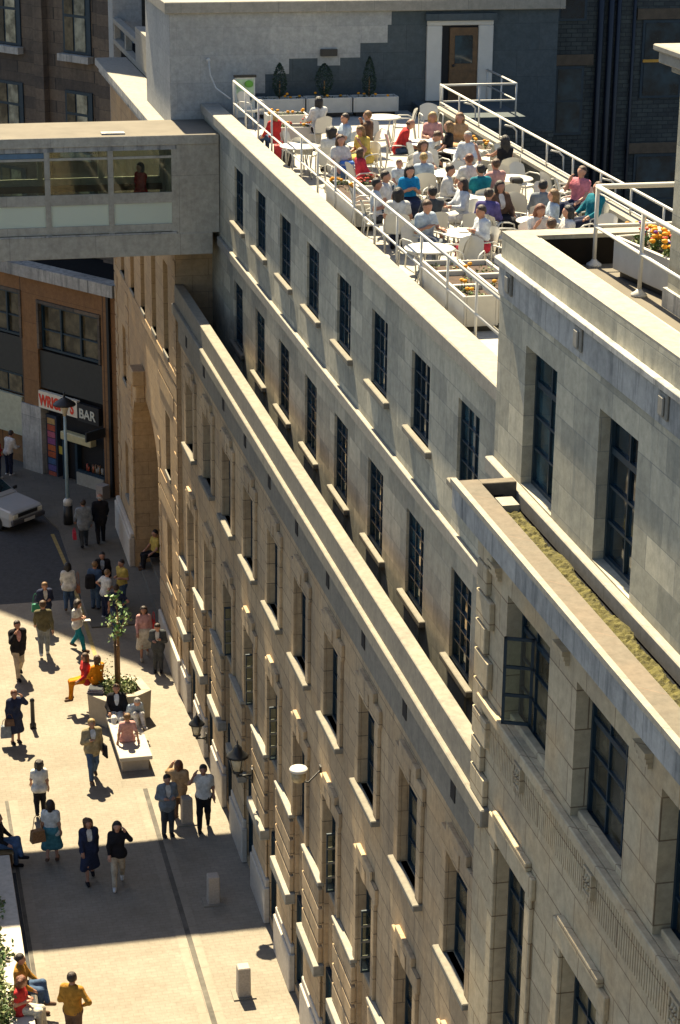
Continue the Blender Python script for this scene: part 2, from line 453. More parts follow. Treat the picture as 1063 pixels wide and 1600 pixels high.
for nm, x0, x1, mt, dz in (('drainage_channel', 6.02, 6.14, M_CHAN, .008), ('channel_kerb', 5.80, 6.02, M_KERB, .008), ('channel_kerb', 6.14, 6.32, M_KERB, .008),
                           ('drainage_channel', 2.46, 2.55, M_CHAN, .008), ('channel_kerb', 2.55, 2.78, M_KERB, .008)):
    mb = MB(); mb.quad([(x0,24,G+dz),(x1,24,G+dz),(x1,49.4,G+dz),(x0,49.4,G+dz)])
    tag(mb.build(nm, mt), kind='structure')

M_F2 = ashlar('weathered_stone', (0.26, 0.235, 0.185), (0.225, 0.205, 0.16), (0.2, 0.19, 0.16), 1.3, 3.0, (0.15, 0.14, 0.12), 0.5, 0.5)
# ================================================================== main stone building
main = thing('stone_building', (8.4, 40, G), 'long pale stone building with rows of windows, slit balcony parapet and cafe roof terrace', 'building')
YC = [26.87 + 2.93*k for k in range(10)]
# --- street facade
ys = [25.9, 55.1]; zs = [G, 12.05]
for c in YC:
    ys += [c-.6, c+.6]
ys = sorted(set(ys))
zs = [G, 1.0, 7.05, 8.72, 10.5, 12.05]
def opF(y, z):
    for c in YC:
        if abs(y-c) < .6:
            if 8.72 < z < 10.5 or 1.0 < z < 7.05: return True
    return False
mb = MB(); wall_x(mb, 8.0, 8.55, ys, zs, opF)
mb.build('wall', M_F, main)
# sealed dark interior behind the glass
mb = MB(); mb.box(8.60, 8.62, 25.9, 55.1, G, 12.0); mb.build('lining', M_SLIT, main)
# --- cornice with rain slits, parapet
mb = MB()
mb.box(7.94, 8.0, 25.9, 55.1, 11.25, 12.04)
mb.box(7.775, 8.12, 25.22, 55.1, 12.05, 12.33)
mb.build('cornice', M_F2, main, bevel=0.02)
mb = MB()
mb.box(7.86, 8.12, 25.75, 55.1, 12.33, 12.83)
mb.build('parapet', M_F2, main, bevel=0.015)
for k in range(10):
    y = YC[k] + 0.30
    if y > 54.5: continue
    mb = MB(); mb.box(7.925, 7.938, y-.12, y+.12, 11.5, 11.85); mb.build('rain_slit', M_SLIT, main)
# --- balcony floor behind it
mb = MB(); mb.box(8.12, 8.9, 25.9, 55.1, 11.2, 11.45); mb.build('balcony_floor', M_GUT, main)
# --- rusticated piers, plinths, ledges
edges = []
prev = 25.9
for c in YC + [None]:
    a = prev; b = (c-.6) if c else 55.1
    edges.append((a, b)); prev = (c+.6) if c else None
for a, b in edges:
    if b-a < .25: continue
    pier = MB(); pier.box(7.975, 8.0, a+.06, b-.06, 1.94, 4.96)
    for q in range(4):
        z0 = 3.22+q*0.435; pier.box(7.885, 7.976, a+.05, b-.05, z0, z0+0.372)
    pier.box(7.92, 7.956, a+.05, b-.05, 1.95, 2.95)
    pier.build('rusticated_pier', M_F, main, bevel=0.012)
    m = MB(); m.box(7.78, 8.0, a-.02, b+.02, 2.95, 3.20); m.build('ledge', M_COPE, main, bevel=0.012)
    m = MB(); m.box(7.86, 8.0, a+.03, b-.03, 4.985, 5.07); m.build('ledge', M_COPE, main, bevel=0.012)
    m = MB(); m.box(7.86, 8.0, a-.04, b+.04, G, 1.72); m.box(7.90, 8.0, a, b, 1.715, 1.92); m.build('plinth', M_PLINTH, main, bevel=0.02)
# --- window surrounds (lugged, with a raised keystone) and hoods
def surround_proto(name, zlo, zhi, mat, hw=.6, band=.24, proud=.065):
    m = MB()
    m.box(-proud, 0, -hw-band, -hw, zlo, zhi); m.box(-proud, 0, hw, hw+band, zlo, zhi)
    m.box(-proud, 0, -hw-band-.07, hw+band+.07, zhi, zhi+.32)
    m.box(-proud-.02, 0, -hw+.05, hw-.05, zhi+.32, zhi+.50)
    m.box(-proud-.02, -proud, -.16, .16, zhi+.02, zhi+.32)
    o = m.build(name, mat, None, loc=(0,0,-500), bevel=0.012); PROTOS.append(o); return o
sB = surround_proto('window_surround', 8.72, 10.5, M_F)
sC = surround_proto('window_surround', 5.07, 7.05, M_F, band=.2)
wB = window_proto('window', 1.2, 1.80, 2, 4, M_GLASSF, sill=(-.33, -.05, .27, .12, .01)); PROTOS.append(wB)
wC = window_proto('window', 1.2, 2.0, 2, 4, M_GLASSF, sill=(-.17, -.05, -.02, .1, .0), trans=3); PROTOS.append(wC)
wG = window_proto('window', 1.2, 2.1, 2, 2, M_GLASS); PROTOS.append(wG)
m = MB(); hw = .6
for y in [-.56+.08*i for i in range(15)]: m.box(-.035, 0, y-.022, y+.022, .06, 1.72)
m.box(-.01, .04, -.6, .6, 0, 1.8); m.box(-.06, .02, -.6, .6, 1.72, 1.82)
apron = m.build('fluted_apron', M_F, None, loc=(0,0,-500)); PROTOS.append(apron)
m = MB()
for z in (0, .42, .86, 1.30, 1.72): m.box(-.27, 0, -.02, .02, z*.72, z*.72+.04, 1 if 0 < z < 1.5 else 0)
m.box(-.27, -.24, -.02, .02, .04, 1.24); m.box(-.03, 0, -.02, .02, .04, 1.24)
MG = glass_clear('clear_glass')
casement = m.build('casement', [M_FRAME, M_SILL], None, loc=(0,0,-500)); PROTOS.append(casement)
p = MB(); p.box(-.24, -.03, -.004, .004, .04, 1.24); p.build('pane', MG, casement, loc=(0,0,0))
m = MB()
m.box(0, .05, -.6, .6, 0, .06); m.box(-.01, .06, -.6, .6, .0, .05)
for y in (-.45, -.15, .15, .45): m.tube([(0, y, .05), (0, y, 1.15)], .014, 6)
m.tube([(0, -.6, 1.15), (0, .6, 1.15)], .018, 6)
guard = m.build('iron_guard', M_BLACK, None, loc=(0,0,-500)); PROTOS.append(guard)
for k, c in enumerate(YC):
    o = dup(sB, main); o.location = (8.0-8.4, c-40, -G)
    o = dup(sC, main); o.location = (8.0-8.4, c-40, -G)
    put(wB, main, (8.17, c, 8.71))
    put(wC, main, (8.19, c, 5.07))
    put(wG, main, (8.09, c, 1.05))
    put(apron, main, (8.12, c, 3.22))
    put(guard, main, (8.1, c, 1.0))
    if k in (2, 3, 5, 6, 7):
        put(casement, main, (8.13, c+.03*k-.25, 5.30))

# --- setback upper storeys under the terrace
YA = [33.22 + 2.95*k for k in range(-1, 7)]
YA2 = [y+.12 for y in YA]
ys = [27.9, 56.2]
for c in YA: ys += [c-.6, c+.6]
for c in YA2: ys += [c-.6, c+.6]
ys = sorted(set(round(y, 4) for y in ys))
zs = [11.2, 12.12, 13.72, 15.22, 16.62, 17.22]
def opA(y, z):
    if 15.22 < z < 16.62: return any(abs(y-c) < .6 for c in YA)
    if 12.12 < z < 13.72: return any(abs(y-c) < .6 for c in YA2)
    return False
mb = MB(); wall_x(mb, 8.9, 9.3, ys, zs, opA); mb.build('upper_wall', M_UP, main)
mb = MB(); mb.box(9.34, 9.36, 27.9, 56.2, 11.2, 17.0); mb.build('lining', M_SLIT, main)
mb = MB(); mb.box(8.80, 8.9, 27.9, 53.7, 14.17, 14.40); mb.build('string_course', M_COPE, main, bevel=0.015)
mb = MB(); mb.box(8.79, 9.30, 27.9, 56.18, 17.22, 17.47); mb.build('coping', M_COPE, main, bevel=0.02)
wA = window_proto('window', 1.2, 1.42, 3, 4, M_GLASS, sill=(-.205, -.05, .22, .12, .0)); PROTOS.append(wA)
wA2 = window_proto('window', 1.2, 1.62, 3, 5, M_GLASS, sill=(-.205, -.05, .22, .12, .0)); PROTOS.append(wA2)
for c in YA: put(wA, main, (9.0, c, 15.22))
for c in YA2: put(wA2, main, (9.0, c, 12.12))
# aprons and pipe stubs under the lower row
for c in YA2:
    m = MB(); m.box(8.86, 8.9, c-.5, c+.5, 11.5, 11.9); m.build('apron_panel', M_UP, main)
# --- terrace deck
mb = MB(); mb.box(9.30, 14.5, 27.9, 56.2, 16.8, T); mb.build('terrace_floor', M_TFLOOR, main)
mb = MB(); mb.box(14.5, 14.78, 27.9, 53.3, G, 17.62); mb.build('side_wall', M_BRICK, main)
mb = MB(); mb.box(14.46, 14.82, 27.9, 53.3, 17.62, 17.70); mb.build('coping', M_COPE, main)

# ================================================================== near corner block (right)
cor = thing('stone_building', (9.5, 20, G), 'near stone corner block with mossy gutter ledge, long bronze windows and streaked parapet', 'building')
RC = [24.0 - 2.84*k + -.13 for k in range(5)]
TC = [24.05 - 2.84*k for k in range(5)]
ys = [8.0, 25.9]
for c in RC: ys += [c-.9, c+.9]
for c in TC: ys += [c-.7, c+.7]
ys = sorted(set(round(y, 4) for y in ys))
zs = [G, 6.6, 12.1, 13.93, 15.72, 16.35]
def opR(y, z):
    if 13.93 < z < 15.72: return any(abs(y-c) < .9 for c in RC)
    if 6.6 < z < 12.1: return any(abs(y-c) < .7 for c in TC)
    return False
mb = MB(); wall_x(mb, 7.9, 8.14, ys, zs, opR)
# the inner reveal of the upper tier and the deep reveal of the tall windows
ys2 = [8.0, 25.9]
for c in RC: ys2 += [c-.9, c+.9]
for c in TC: ys2 += [c-.701, c+.701]
ys2 = sorted(set(round(y, 4) for y in ys2))
def opR2(y, z):
    if 13.93 < z < 15.72: return any(abs(y-c) < .9 for c in RC)
    if 6.6 < z < 12.1: return any(abs(y-c) < .701 for c in TC)
    return False
wall_x(mb, 8.142, 8.62, ys2, [G, 6.6, 12.1, 13.93, 15.72, 16.35], opR2)
mb.box(7.901, 9.5, 25.5, 25.9, G, 16.35)
mb.build('wall', M_R, cor)
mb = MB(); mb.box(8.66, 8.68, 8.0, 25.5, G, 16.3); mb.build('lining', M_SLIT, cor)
# quoins
mb = MB()
for q in range(10):
    z0 = 11.9 + q*.44
    L = .62 if q % 2 else .42
    mb.box(7.82, 7.9, 25.93-L, 25.96, z0, z0+.40)
mb.build('quoin', M_R, cor, bevel=0.012)
# sill band, fluted frieze, rosettes
mb = MB(); mb.box(7.80, 7.9, 8.0, 25.72, 13.78, 13.92); mb.box(7.83, 7.9, 8.0, 25.7, 13.71, 13.78)
mb.build('sill_band', M_R, cor, bevel=0.015)
mb = MB()
y = 8.1
while y < 25.4:
    mb.box(7.886, 7.9, y, y+.05, 13.16, 13.71); y += .075
mb.build('fluted_frieze', M_R, cor)
for k in range(5):
    y = RC[k] + 0.0
    m = MB(); m.box(7.845, 7.9, y-.15, y+.15, 13.34, 13.68)
    for q in ((-.15,-.12,13.34,13.68),(.12,.15,13.34,13.68),(-.12,.12,13.34,13.37),(-.12,.12,13.65,13.68)): m.box(7.825, 7.845, y+q[0], y+q[1], q[2], q[3])
    for i in range(6):
        t = i*math.pi/3; m.ball((7.84, y+.07*math.cos(t), 13.51+.075*math.sin(t)), .034, 0, 6, 4)
    m.ball((7.835, y, 13.51), .035, 0, 6, 4)
    m.build('rosette', [M_R, M_STREAK], cor)
# windows
w1 = window_proto('window', 1.8, 1.79, 3, 4, M_GLASSF, fr=.055, bar=.03, trans=3); PROTOS.append(w1)
w2 = window_proto('window', 1.4, 5.5, 3, 8, M_GLASSF, fr=.055, bar=.03, trans=6); PROTOS.append(w2)
for k, c in enumerate(RC):
    put(w1, cor, (8.16, c, 13.93))
    m = MB(); m.box(7.98, 8.10, c-.86, c+.86, 13.922, 14.02); m.build('sill_block', M_R, cor, bevel=.012)
for c in TC:
    put(w2, cor, (8.12, c, 6.6))
    m = MB()
    m.box(7.84, 7.9, c-.93, c-.7, 6.6, 12.1); m.box(7.84, 7.9, c+.7, c+.93, 6.6, 12.1)
    m.box(7.83, 7.9, c-.98, c+.98, 12.1, 12.42); m.box(7.81, 7.9, c-.76, c+.76, 12.42, 12.54)
    m.build('window_surround', M_R, cor, bevel=.012)
# the far window of this tier stands open
m = MB()
for z in (0, .4, .8, 1.2): m.box(-.4, 0, -.018, .018, z, z+.04)
m.box(-.4, -.36, -.018, .018, 0, 1.24); m.box(-.04, 0, -.018, .018, 0, 1.24)
o = m.build('casement', M_FRAME, None, loc=(8.10-9.5, RC[0]+.30-20, 14.08-G)); o.parent = cor
p = MB(); p.box(-.36, -.04, -.004, .004, .04, 1.2); p.build('pane', MG, o, loc=(0, 0, 0)); o.rotation_euler.z = R_(-24)
# under-ledge brackets
m = MB()
y = 9.0
while y < 25.4:
    m.box(7.68, 7.9, y, y+.34, 16.26, 16.35); y += .95
m.build('guttae', M_STREAK, cor)
for k in range(6):
    m = MB()
    y = 22.43 - 2.84*k + 2.84
    if y > 25.4: continue
    for j in range(3): m.box(7.84-.02*j, 7.9, y-.2, y+.2, 15.80+.06*j, 15.865+.06*j)
    m.build('bracket', M_R, cor)
# gutter ledge
mb = MB(); mb.box(7.60, 7.97, 8.0, 26.55, 16.35, 16.74, 0, 1)
mb.build('ledge', [M_STREAK, M_COPE_B], cor, bevel=.01)
mb = MB(); mb.box(7.575, 7.66, 8.0, 26.57, 16.70, 16.775); mb.build('ledge_lip', M_COPE, cor)
mb = MB(); mb.box(7.97, 8.47, 26.36, 26.55, 16.2, 16.738); mb.build('ledge_return', M_COPE_B, cor, bevel=.01)
mb = MB(); mb.box(7.97, 8.285, 8.0, 26.36, 16.2, 16.56); mb.box(8.285, 8.6, 8.0, 26.36, 16.1, 16.36); mb.build('gutter', M_GUT, cor)
mb = MB()
rg = random.Random(5)
NY = 360
cols_ = [[(7.985 + (.30+.05*math.sin(j*.21)*math.sin(j*.07+1))*i/7 + rg.uniform(-.012, .012), 8.0+17.5*j/NY, 16.57 + (0 if i in (0, 7) else rg.uniform(.02, .06))) for i in range(8)] for j in range(NY+1)]
for j in range(NY):
    for i in range(7): mb.quad([cols_[j][i], cols_[j][i+1], cols_[j+1][i+1], cols_[j+1][i]], 0)
mb.build('moss_strip', M_MOSS, cor)
mb = MB(); mb.box(8.02, 8.26, 25.55, 25.9, 16.56, 16.69); mb.build('gutter_slab', M_COPE, cor)
# upper storey, set back
UC = [25.92 - 3.03*k for k in range(5)]
ys = [8.0, 27.9]
for c in UC: ys += [c-.68, c+.68]
ys = sorted(set(round(y, 4) for y in ys))
zs = [16.2, 16.62, 18.6, 19.87]
mb = MB(); wall_x(mb, 8.6, 9.05, ys, zs, lambda y, z: 16.62 < z < 18.6 and any(abs(y-c) < .68 for c in UC))
mb.box(8.602, 9.05, 27.55, 27.899, 11.4, 16.2)
mb.build('upper_wall', M_UP, cor)
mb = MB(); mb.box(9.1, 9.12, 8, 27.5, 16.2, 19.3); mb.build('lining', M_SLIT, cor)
mb = MB(); mb.box(8.47, 8.6, 8.0, 27.93, 16.38, 16.61); mb.build('sill_course', M_COPE, cor, bevel=.015)
mb = MB(); mb.box(8.57, 8.6, 8.0, 27.91, 19.02, 19.46); mb.box(8.50, 8.6, 8.0, 27.92, 19.46, 19.55)
mb.build('frieze', M_STREAK, cor, bevel=.01)
mb = MB(); mb.box(8.60, 8.98, 8.0, 27.93, 19.87, 19.90); mb.box(8.98, 15.5, 27.55, 27.93, 19.87, 19.90); mb.build('coping', M_COPE, cor)
mb = MB(); mb.box(9.05, 15.5, 27.55, 27.9, 12, 19.87); mb.build('return_wall', M_UP, cor)
mb = MB(); mb.box(9.0, 15.5, 27.525, 27.549, 19.47, 19.84); mb.box(9.051, 9.08, 8.0, 27.52, 19.47, 19.84); mb.build('parapet_shade', plain('parapet_shade_black', (.012,.010,.008), .95, spec=.1), cor)  # near-black facing: shade on the parapet's inner side put into its colour
mb = MB(); mb.box(9.05, 15.5, 8.0, 27.55, 19.3, 19.47); mb.build('roof_floor', M_ROOF, cor)
w3 = window_proto('window', 1.36, 1.98, 2, 4, M_GLASS, fr=.06, bar=.035, trans=3); PROTOS.append(w3)
for c in UC: put(w3, cor, (8.80, c, 16.62))
for k in range(6):
    y = 27.33 - 2.98*k
    m = MB(); m.box(8.53, 8.57, y-.13, y+.13, 19.13, 19.44); m.box(8.50, 8.53, y-.08, y+.08, 19.17, 19.40)
    m.build('bulkhead_light', M_COPE, cor, bevel=.02)
m = MB(); m.tube([(8.98, UC[1]-.3, 16.7), (8.98, UC[1]-.3, 18.0)], .02, 6)
m.build('blind_rod', M_WHITE, cor)
# chimney-like stair tower on the roof
tw = thing('stone_tower', (11, 23, 19.47), 'square grey stone stair tower with moulded cornice at right edge of the roof', 'tower')
mb = MB(); mb.box(9.95, 13, 19, 25.0, 19.47, 22.55); mb.build('shaft', M_UP, tw)
mb = MB(); mb.box(9.90, 13, 19, 25.05, 19.47, 19.72); mb.build('base_course', M_STREAK, tw)
mb = MB(); mb.box(9.85, 13, 19, 25.1, 22.45, 22.55); mb.box(9.72, 13, 19, 25.22, 22.55, 22.70); mb.box(9.66, 13, 19, 25.28, 22.70, 22.78); mb.build('cornice', M_COPE, tw, bevel=.015)
mb = MB(); mb.box(10.05, 13, 19, 24.8, 22.78, 26); mb.build('upper_shaft', M_UP, tw)

# ================================================================== far block with the portal
far = thing('stone_building', (9, 62, G), 'far tan stone block with arched portal and quoins beyond the footbridge', 'building')
FC = [57.1, 59.6, 62.1, 64.6, 67.1]
ys = [55.1, 69.4]; zs = [G, 2.6, 3.2, 4.6, 5.3, 6.8, 7.6, 8.6, 10.4, 13.0, 13.88]
for c in FC: ys += [c-.46, c+.46]
ys += [59.2, 65.4, 66.75, 67.65]
ys = sorted(set(ys))
def opFar(y, z):
    if 10.4 < z < 13.0: return any(abs(y-c) < .46 for c in FC)
    if 59.2 < y < 65.4 and z < 7.6: return True
    if abs(y-57.1) < .46: return 6.8 < z < 8.6 or 3.2 < z < 5.3
    if abs(y-67.1) < .46: return 6.8 < z < 8.6 or 2.6 < z < 4.6
    return False
mb = MB(); wall_x(mb, 7.9, 8.4, ys, zs, opFar)
mb.box(7.901, 8.9, 55.104, 55.5, G, 13.876)
mb.box(7.901, 10, 69.0, 69.399, G, 16.5)
mb.box(7.9, 8.4, 56.2, 69.4, 13.9, 16.45)
# deep portal walls
mb.box(8.4, 9.5, 65.4, 65.7, G, 7.6); mb.box(8.4, 9.5, 58.9, 59.2, G, 7.6); mb.box(9.4, 9.5, 59.2, 65.4, G, 7.6); mb.box(8.4, 9.5, 59.2, 65.4, 7.6, 7.7)
mb.build('wall', M_FAR, far)
# arch head inside the portal
m = MB(); N = 14; r0 = 3.1; zc = 5.6
for k in range(N):
    a0 = math.pi*k/N; a1 = math.pi*(k+1)/N
    y0, z0 = 62.3-r0*math.cos(a0), zc+2.0*math.sin(a0); y1, z1 = 62.3-r0*math.cos(a1), zc+2.0*math.sin(a1)
    m.hexa([(7.91,y0,z0),(7.91,y1,z1),(9.39,y1,z1),(9.39,y0,z0),(7.91,y0,7.598),(7.91,y1,7.598),(9.39,y1,7.598),(9.39,y0,7.598)])
m.build('arch_head', M_FAR, far)
def quoins(fn, n):
    m = MB()
    for q in range(n): fn(m, q)
    m.build('quoin', M_FAR, far, bevel=.015)
quoins(lambda m, q: m.box(7.875, 7.95, 65.38, 65.80, 1.9+q*.50, 1.9+q*.50+.43), 11)
quoins(lambda m, q: m.box(7.88, 7.9, 58.82, 59.22, 1.9+q*.50, 1.9+q*.50+.43), 11)
quoins(lambda m, q: m.box(7.875, 7.9, 55.08, 55.75 if q % 2 else 55.5, 2.0+q*.50, 2.0+q*.50+.44), 24)
quoins(lambda m, q: m.box(7.875, 7.9, 68.7 if q % 2 else 68.95, 69.42, 2.0+q*.50, 2.0+q*.50+.44), 24)
quoins(lambda m, q: m.box(7.88, 7.9, 65.82, 66.6, 2.0+q*.50, 2.0+q*.50+.45), 16)
quoins(lambda m, q: None if (3.0 < 2.0+q*.5 < 5.4 or 6.4 < 2.0+q*.5 < 8.8) else m.box(7.88, 7.9, 55.78, 58.8, 2.0+q*.50, 2.0+q*.50+.45), 16)
m = MB(); m.box(7.5, 7.9, 61.9, 62.7, 8.05, 8.55); m.box(7.6, 7.9, 62.0, 62.6, 7.5, 8.05); m.build('keystone', M_FAR, far, bevel=.03)
m = MB(); m.box(7.87, 7.9, 55.08, 69.42, 10.0, 10.28); m.build('string_course', M_FAR, far, bevel=.012)
m = MB(); m.box(7.8, 7.9, 55.1, 59.15, G, 1.85); m.build('plinth', M_PLINTH, far, bevel=.03)
m = MB(); m.box(7.7, 7.9, 65.45, 69.45, G, 1.85); m.box(7.75, 7.9, 65.45, 69.45, 1.85, 2.0); m.build('plinth', M_PLINTH, far, bevel=.03)
m = MB()
for i in range(4): m.box(8.02+.36*i, 9.4, 59.25, 65.35, G+.05, G+.05+.16*(i+1))
m.build('steps', M_FLAG, far)
m = MB(); m.box(8.75, 8.83, 64.3, 65.38, 2.4, 4.9); m.build('portal_door', M_BLACK, far)
wF = window_proto('window', .92, 2.6, 2, 5, M_GLASSF, sill=(-.22, -.05, .05, .12, .0)); PROTOS.append(wF)
wF2 = window_proto('window', .92, 1.8, 2, 4, M_GLASSF, sill=(-.22, -.05, .05, .12, .0)); PROTOS.append(wF2)
for c in FC: put(wF, far, (8.08, c, 10.4))
for y, z in ((57.1, 6.8), (67.1, 6.8), (57.1, 3.3), (67.1, 2.7)): put(wF2, far, (8.08, y, z))
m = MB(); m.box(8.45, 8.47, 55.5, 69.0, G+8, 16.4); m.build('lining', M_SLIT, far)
m = MB(); m.box(7.55, 8.6, 56.2, 70.6, 16.62, 16.85, 0, 1); m.box(7.65, 7.9, 56.2, 70.4, 16.42, 16.62); m.build('ledge', [M_STREAK, M_COPE], far, bevel=.015)
m = MB()
m.box(8.6, 8.86, 57.2, 74.2, 16.85, 17.02)
m.box(8.6, 8.86, 57.2, 64.6, 17.62, 17.80); m.box(8.6, 8.86, 67.9, 74.2, 17.55, 17.72)
m.box(8.56, 8.92, 64.6, 67.9, 17.02, 18.15)
for y in (57.2, 61.0, 62.6, 64.4, 68.0, 70.9, 74.0): m.box(8.62, 8.84, y, y+.28, 17.02, 17.62)
m.build('balustrade', M_COPE, far, bevel=.015)
m = MB(); m.box(8.6, 9.6, 74.2, 75.6, 10.0, 26); m.build('pilaster', M_PAV, far)
m = MB(); m.box(8.86, 13, 56.3, 74.2, 16.2, 16.85); m.build('roof_floor', M_GUT, far)
m = MB(); m.box(9.6, 14, 74.4, 76, 16.85, 25); m.build('rear_wall', M_OLD, far)

# ================================================================== roof pavilion closing the terrace
pav = thing('roof_pavilion', (13, 57, T-.2), 'flat roofed stone pavilion behind the cafe, half pale half dark blocks with a brown door', 'building')
PY = 56.2
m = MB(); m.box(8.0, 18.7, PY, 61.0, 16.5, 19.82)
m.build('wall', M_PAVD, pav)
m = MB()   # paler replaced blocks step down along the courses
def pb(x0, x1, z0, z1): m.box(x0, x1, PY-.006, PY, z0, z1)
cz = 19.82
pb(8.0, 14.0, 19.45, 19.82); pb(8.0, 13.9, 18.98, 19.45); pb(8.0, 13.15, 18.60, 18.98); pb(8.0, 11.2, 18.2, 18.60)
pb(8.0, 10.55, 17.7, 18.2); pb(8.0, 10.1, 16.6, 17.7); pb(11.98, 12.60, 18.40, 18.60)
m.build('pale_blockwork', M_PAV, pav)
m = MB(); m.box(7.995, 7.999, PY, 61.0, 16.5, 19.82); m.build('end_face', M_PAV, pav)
m = MB(); m.box(7.86, 18.85, PY-.14, 61.1, 19.82, 20.12); m.build('coping', M_COPE, pav, bevel=.02)
m = MB(); m.box(12.05, 12.50, PY-.12, PY-.007, 18.66, 18.84); m.build('vent', M_BLACK, pav)
m = MB()
m.box(14.98, 15.40, PY-.10, PY, 17.4, 19.42); m.box(16.42, 16.84, PY-.10, PY, 17.4, 19.42)
m.box(14.98, 16.84, PY-.10, PY, 19.42, 19.56); m.build('door_surround', M_WHITE, pav, bevel=.02)
m = MB(); m.box(14.92, 16.9, PY-.2, PY, 19.56, 19.74); m.build('door_hood', M_PAVD, pav)
m = MB(); m.box(15.40, 16.42, PY-.03, PY-.001, 17.4, 19.42); m.build('door_recess', M_SLIT, pav)
m = MB(); m.box(15.62, 16.40, PY-.09, PY-.032, 17.42, 19.36); m.box(15.66, 16.36, PY-.10, PY-.09, 17.5, 18.2)
d = m.build('door', M_TIMBER, pav)
m = MB(); m.box(15.76, 16.26, PY-.105, PY-.092, 18.4, 19.15); m.build('pane', M_GLASS, d)
m = MB(); m.ball((15.72, PY-.13, 18.35), .04); m.build('handle', M_BLACK, d)
m = MB(); m.box(14.62, 16.95, 53.3, PY, 17.10, 17.38, 0); m.box(14.79, 16.95, 53.31, PY, G, 17.1, 1); m.build('door_platform', [M_PAVD, M_BRICK], pav)
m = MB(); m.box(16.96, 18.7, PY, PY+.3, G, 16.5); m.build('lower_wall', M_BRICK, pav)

# ================================================================== sooty brick building across the light well
brk = thing('brick_building', (24, 60, G), 'sooty grey brick building in deep shade across the light well', 'building')
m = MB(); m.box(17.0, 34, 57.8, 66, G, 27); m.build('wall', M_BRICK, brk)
M_LINT = plain('sooty_sandstone', (0.10, 0.075, 0.05), 0.9, 0.2)
def brick_window(x0, x1, z0, z1):
    f = MB(); f.box(x0, x1, 57.76, 57.79, z0, z1)
    w = f.build('window', M_FRAME, brk)
    f = MB(); f.box(x0+.08, x1-.08, 57.74, 57.758, z0+.08, (z0+z1)/2-.03); f.box(x0+.08, x1-.08, 57.74, 57.758, (z0+z1)/2+.03, z1-.08); f.build('pane', M_GLASS, w)
    f = MB(); f.box(x0-.2, x1+.25, 57.72, 57.79, z1+.02, z1+.32); f.build('lintel', M_LINT, w)
    return w
for a in ((19.2, 20.05, 16.1, 18.05), (19.1, 20.2, 12.2, 14.4), (21.75, 23.0, 17.1, 19.3), (21.7, 23.2, 12.9, 15.5), (19.2, 20.05, 19.3, 21.2), (24.6, 25.8, 17.1, 19.3), (24.6, 25.8, 12.9, 15.5)):
    w = brick_window(*a)
m = MB(); m.box(21.78, 22.25, 57.70, 57.735, 18.12, 18.2); m.build('lamp_tube', plain('yellow_enamel', (0.5, 0.25, 0.03), .5), brk)
for x, r in ((20.45, .09), (20.75, .09), (20.98, .07), (21.45, .05)):
    m = MB(); m.tube([(x, 57.7, 4), (x, 57.7, 26)], r, 10); m.build('drainpipe', plain('navy_iron', (0.007, 0.011, 0.02), .4), brk)

# ================================================================== footbridge
br = thing('footbridge', (4, 55, 13.9), 'glazed concrete footbridge crossing high above the street', 'footbridge')
BY0, BY1 = 53.75, 56.2
m = MB(); m.box(-4, 8.70, BY0, BY1-.02, 13.93, 14.50); m.build('beam', M_CONC, br, bevel=.01)
m = MB(); m.box(-4, 8.88, BY0-.02, BY1, 16.80, 17.05, 0, 1); m.build('roof', [M_CONC, M_ROOF], br, bevel=.01)
m = MB(); m.box(-4, 7.76, BY0+.02, BY0+.10, 16.68, 16.80); m.box(-4, 7.76, BY0-.01, BY0+.02, 14.50, 14.545); m.build('dark_trim', M_STREAK, br)
m = MB(); m.box(7.78, 8.88, BY0+.012, BY1-.04, 14.50, 16.80); m.build('end_panel', M_CONC, br)
for yy, mat in ((BY0+.04, M_CONC), (BY1-.14, M_CONC)):
    m = MB()
    m.box(-4, 7.72, yy, yy+.08, 14.56, 14.76); m.box(-4, 7.72, yy, yy+.08, 15.31, 15.58); m.box(-4, 7.72, yy+.01, yy+.07, 16.46, 16.52)
    m.build('rail', mat, br)
    for x in (-2.0, -.35, 1.25, 2.86, 4.47, 6.08, 7.72):
        m = MB(); m.box(x-.07, x+.07, yy-.012, yy+.092, 14.545, 16.70); m.build('mullion', mat, br)
MFR = glass_frosted('frosted_glass')
for yy in (BY0+.075, BY1-.10):
    m = MB(); m.box(-4, 7.7, yy, yy+.008, 15.58, 16.68); m.build('glazing', MG, br)
    m = MB(); m.box(-4, 7.7, yy, yy+.008, 14.76, 15.31); m.build('frosted_glazing', MFR if yy < 55 else MG, br)
m = MB(); m.box(2.86, 4.40, BY0+.05, BY0+.07, 16.53, 16.66); m.build('blind', plain('blue_blind', (0.10, 0.17, 0.24), .7), br)
m = MB(); m.box(-4, 7.7, BY1-.3, BY1-.24, 15.25, 15.42); m.build('handrail', M_TIMBER, br)
m = MB(); m.box(5.9, 6.5, 54.0, 54.3, 17.052, 17.09); m.build('roof_hatch', M_STREAK, br)

# ================================================================== corner bar building, in shade (local: x along front, y inwards)
BO = (4.28, 77.76, G); BROT = math.atan2(-.8062, .5916)
def local_thing(name, label, cat): 
    o = thing(name, BO, label, cat, rot=BROT); return o
bar = local_thing('corner_bar', 'low brown panelled corner building in shade with a bar at street level', 'building')
L0 = (0, 0, 0)
def LB(name, mat, boxes, parent=bar, bevel=0):
    m = MB()
    for b in boxes: m.box(*b)
    return m.build(name, mat, parent, loc=L0, bevel=bevel)
z = lambda a: a-G
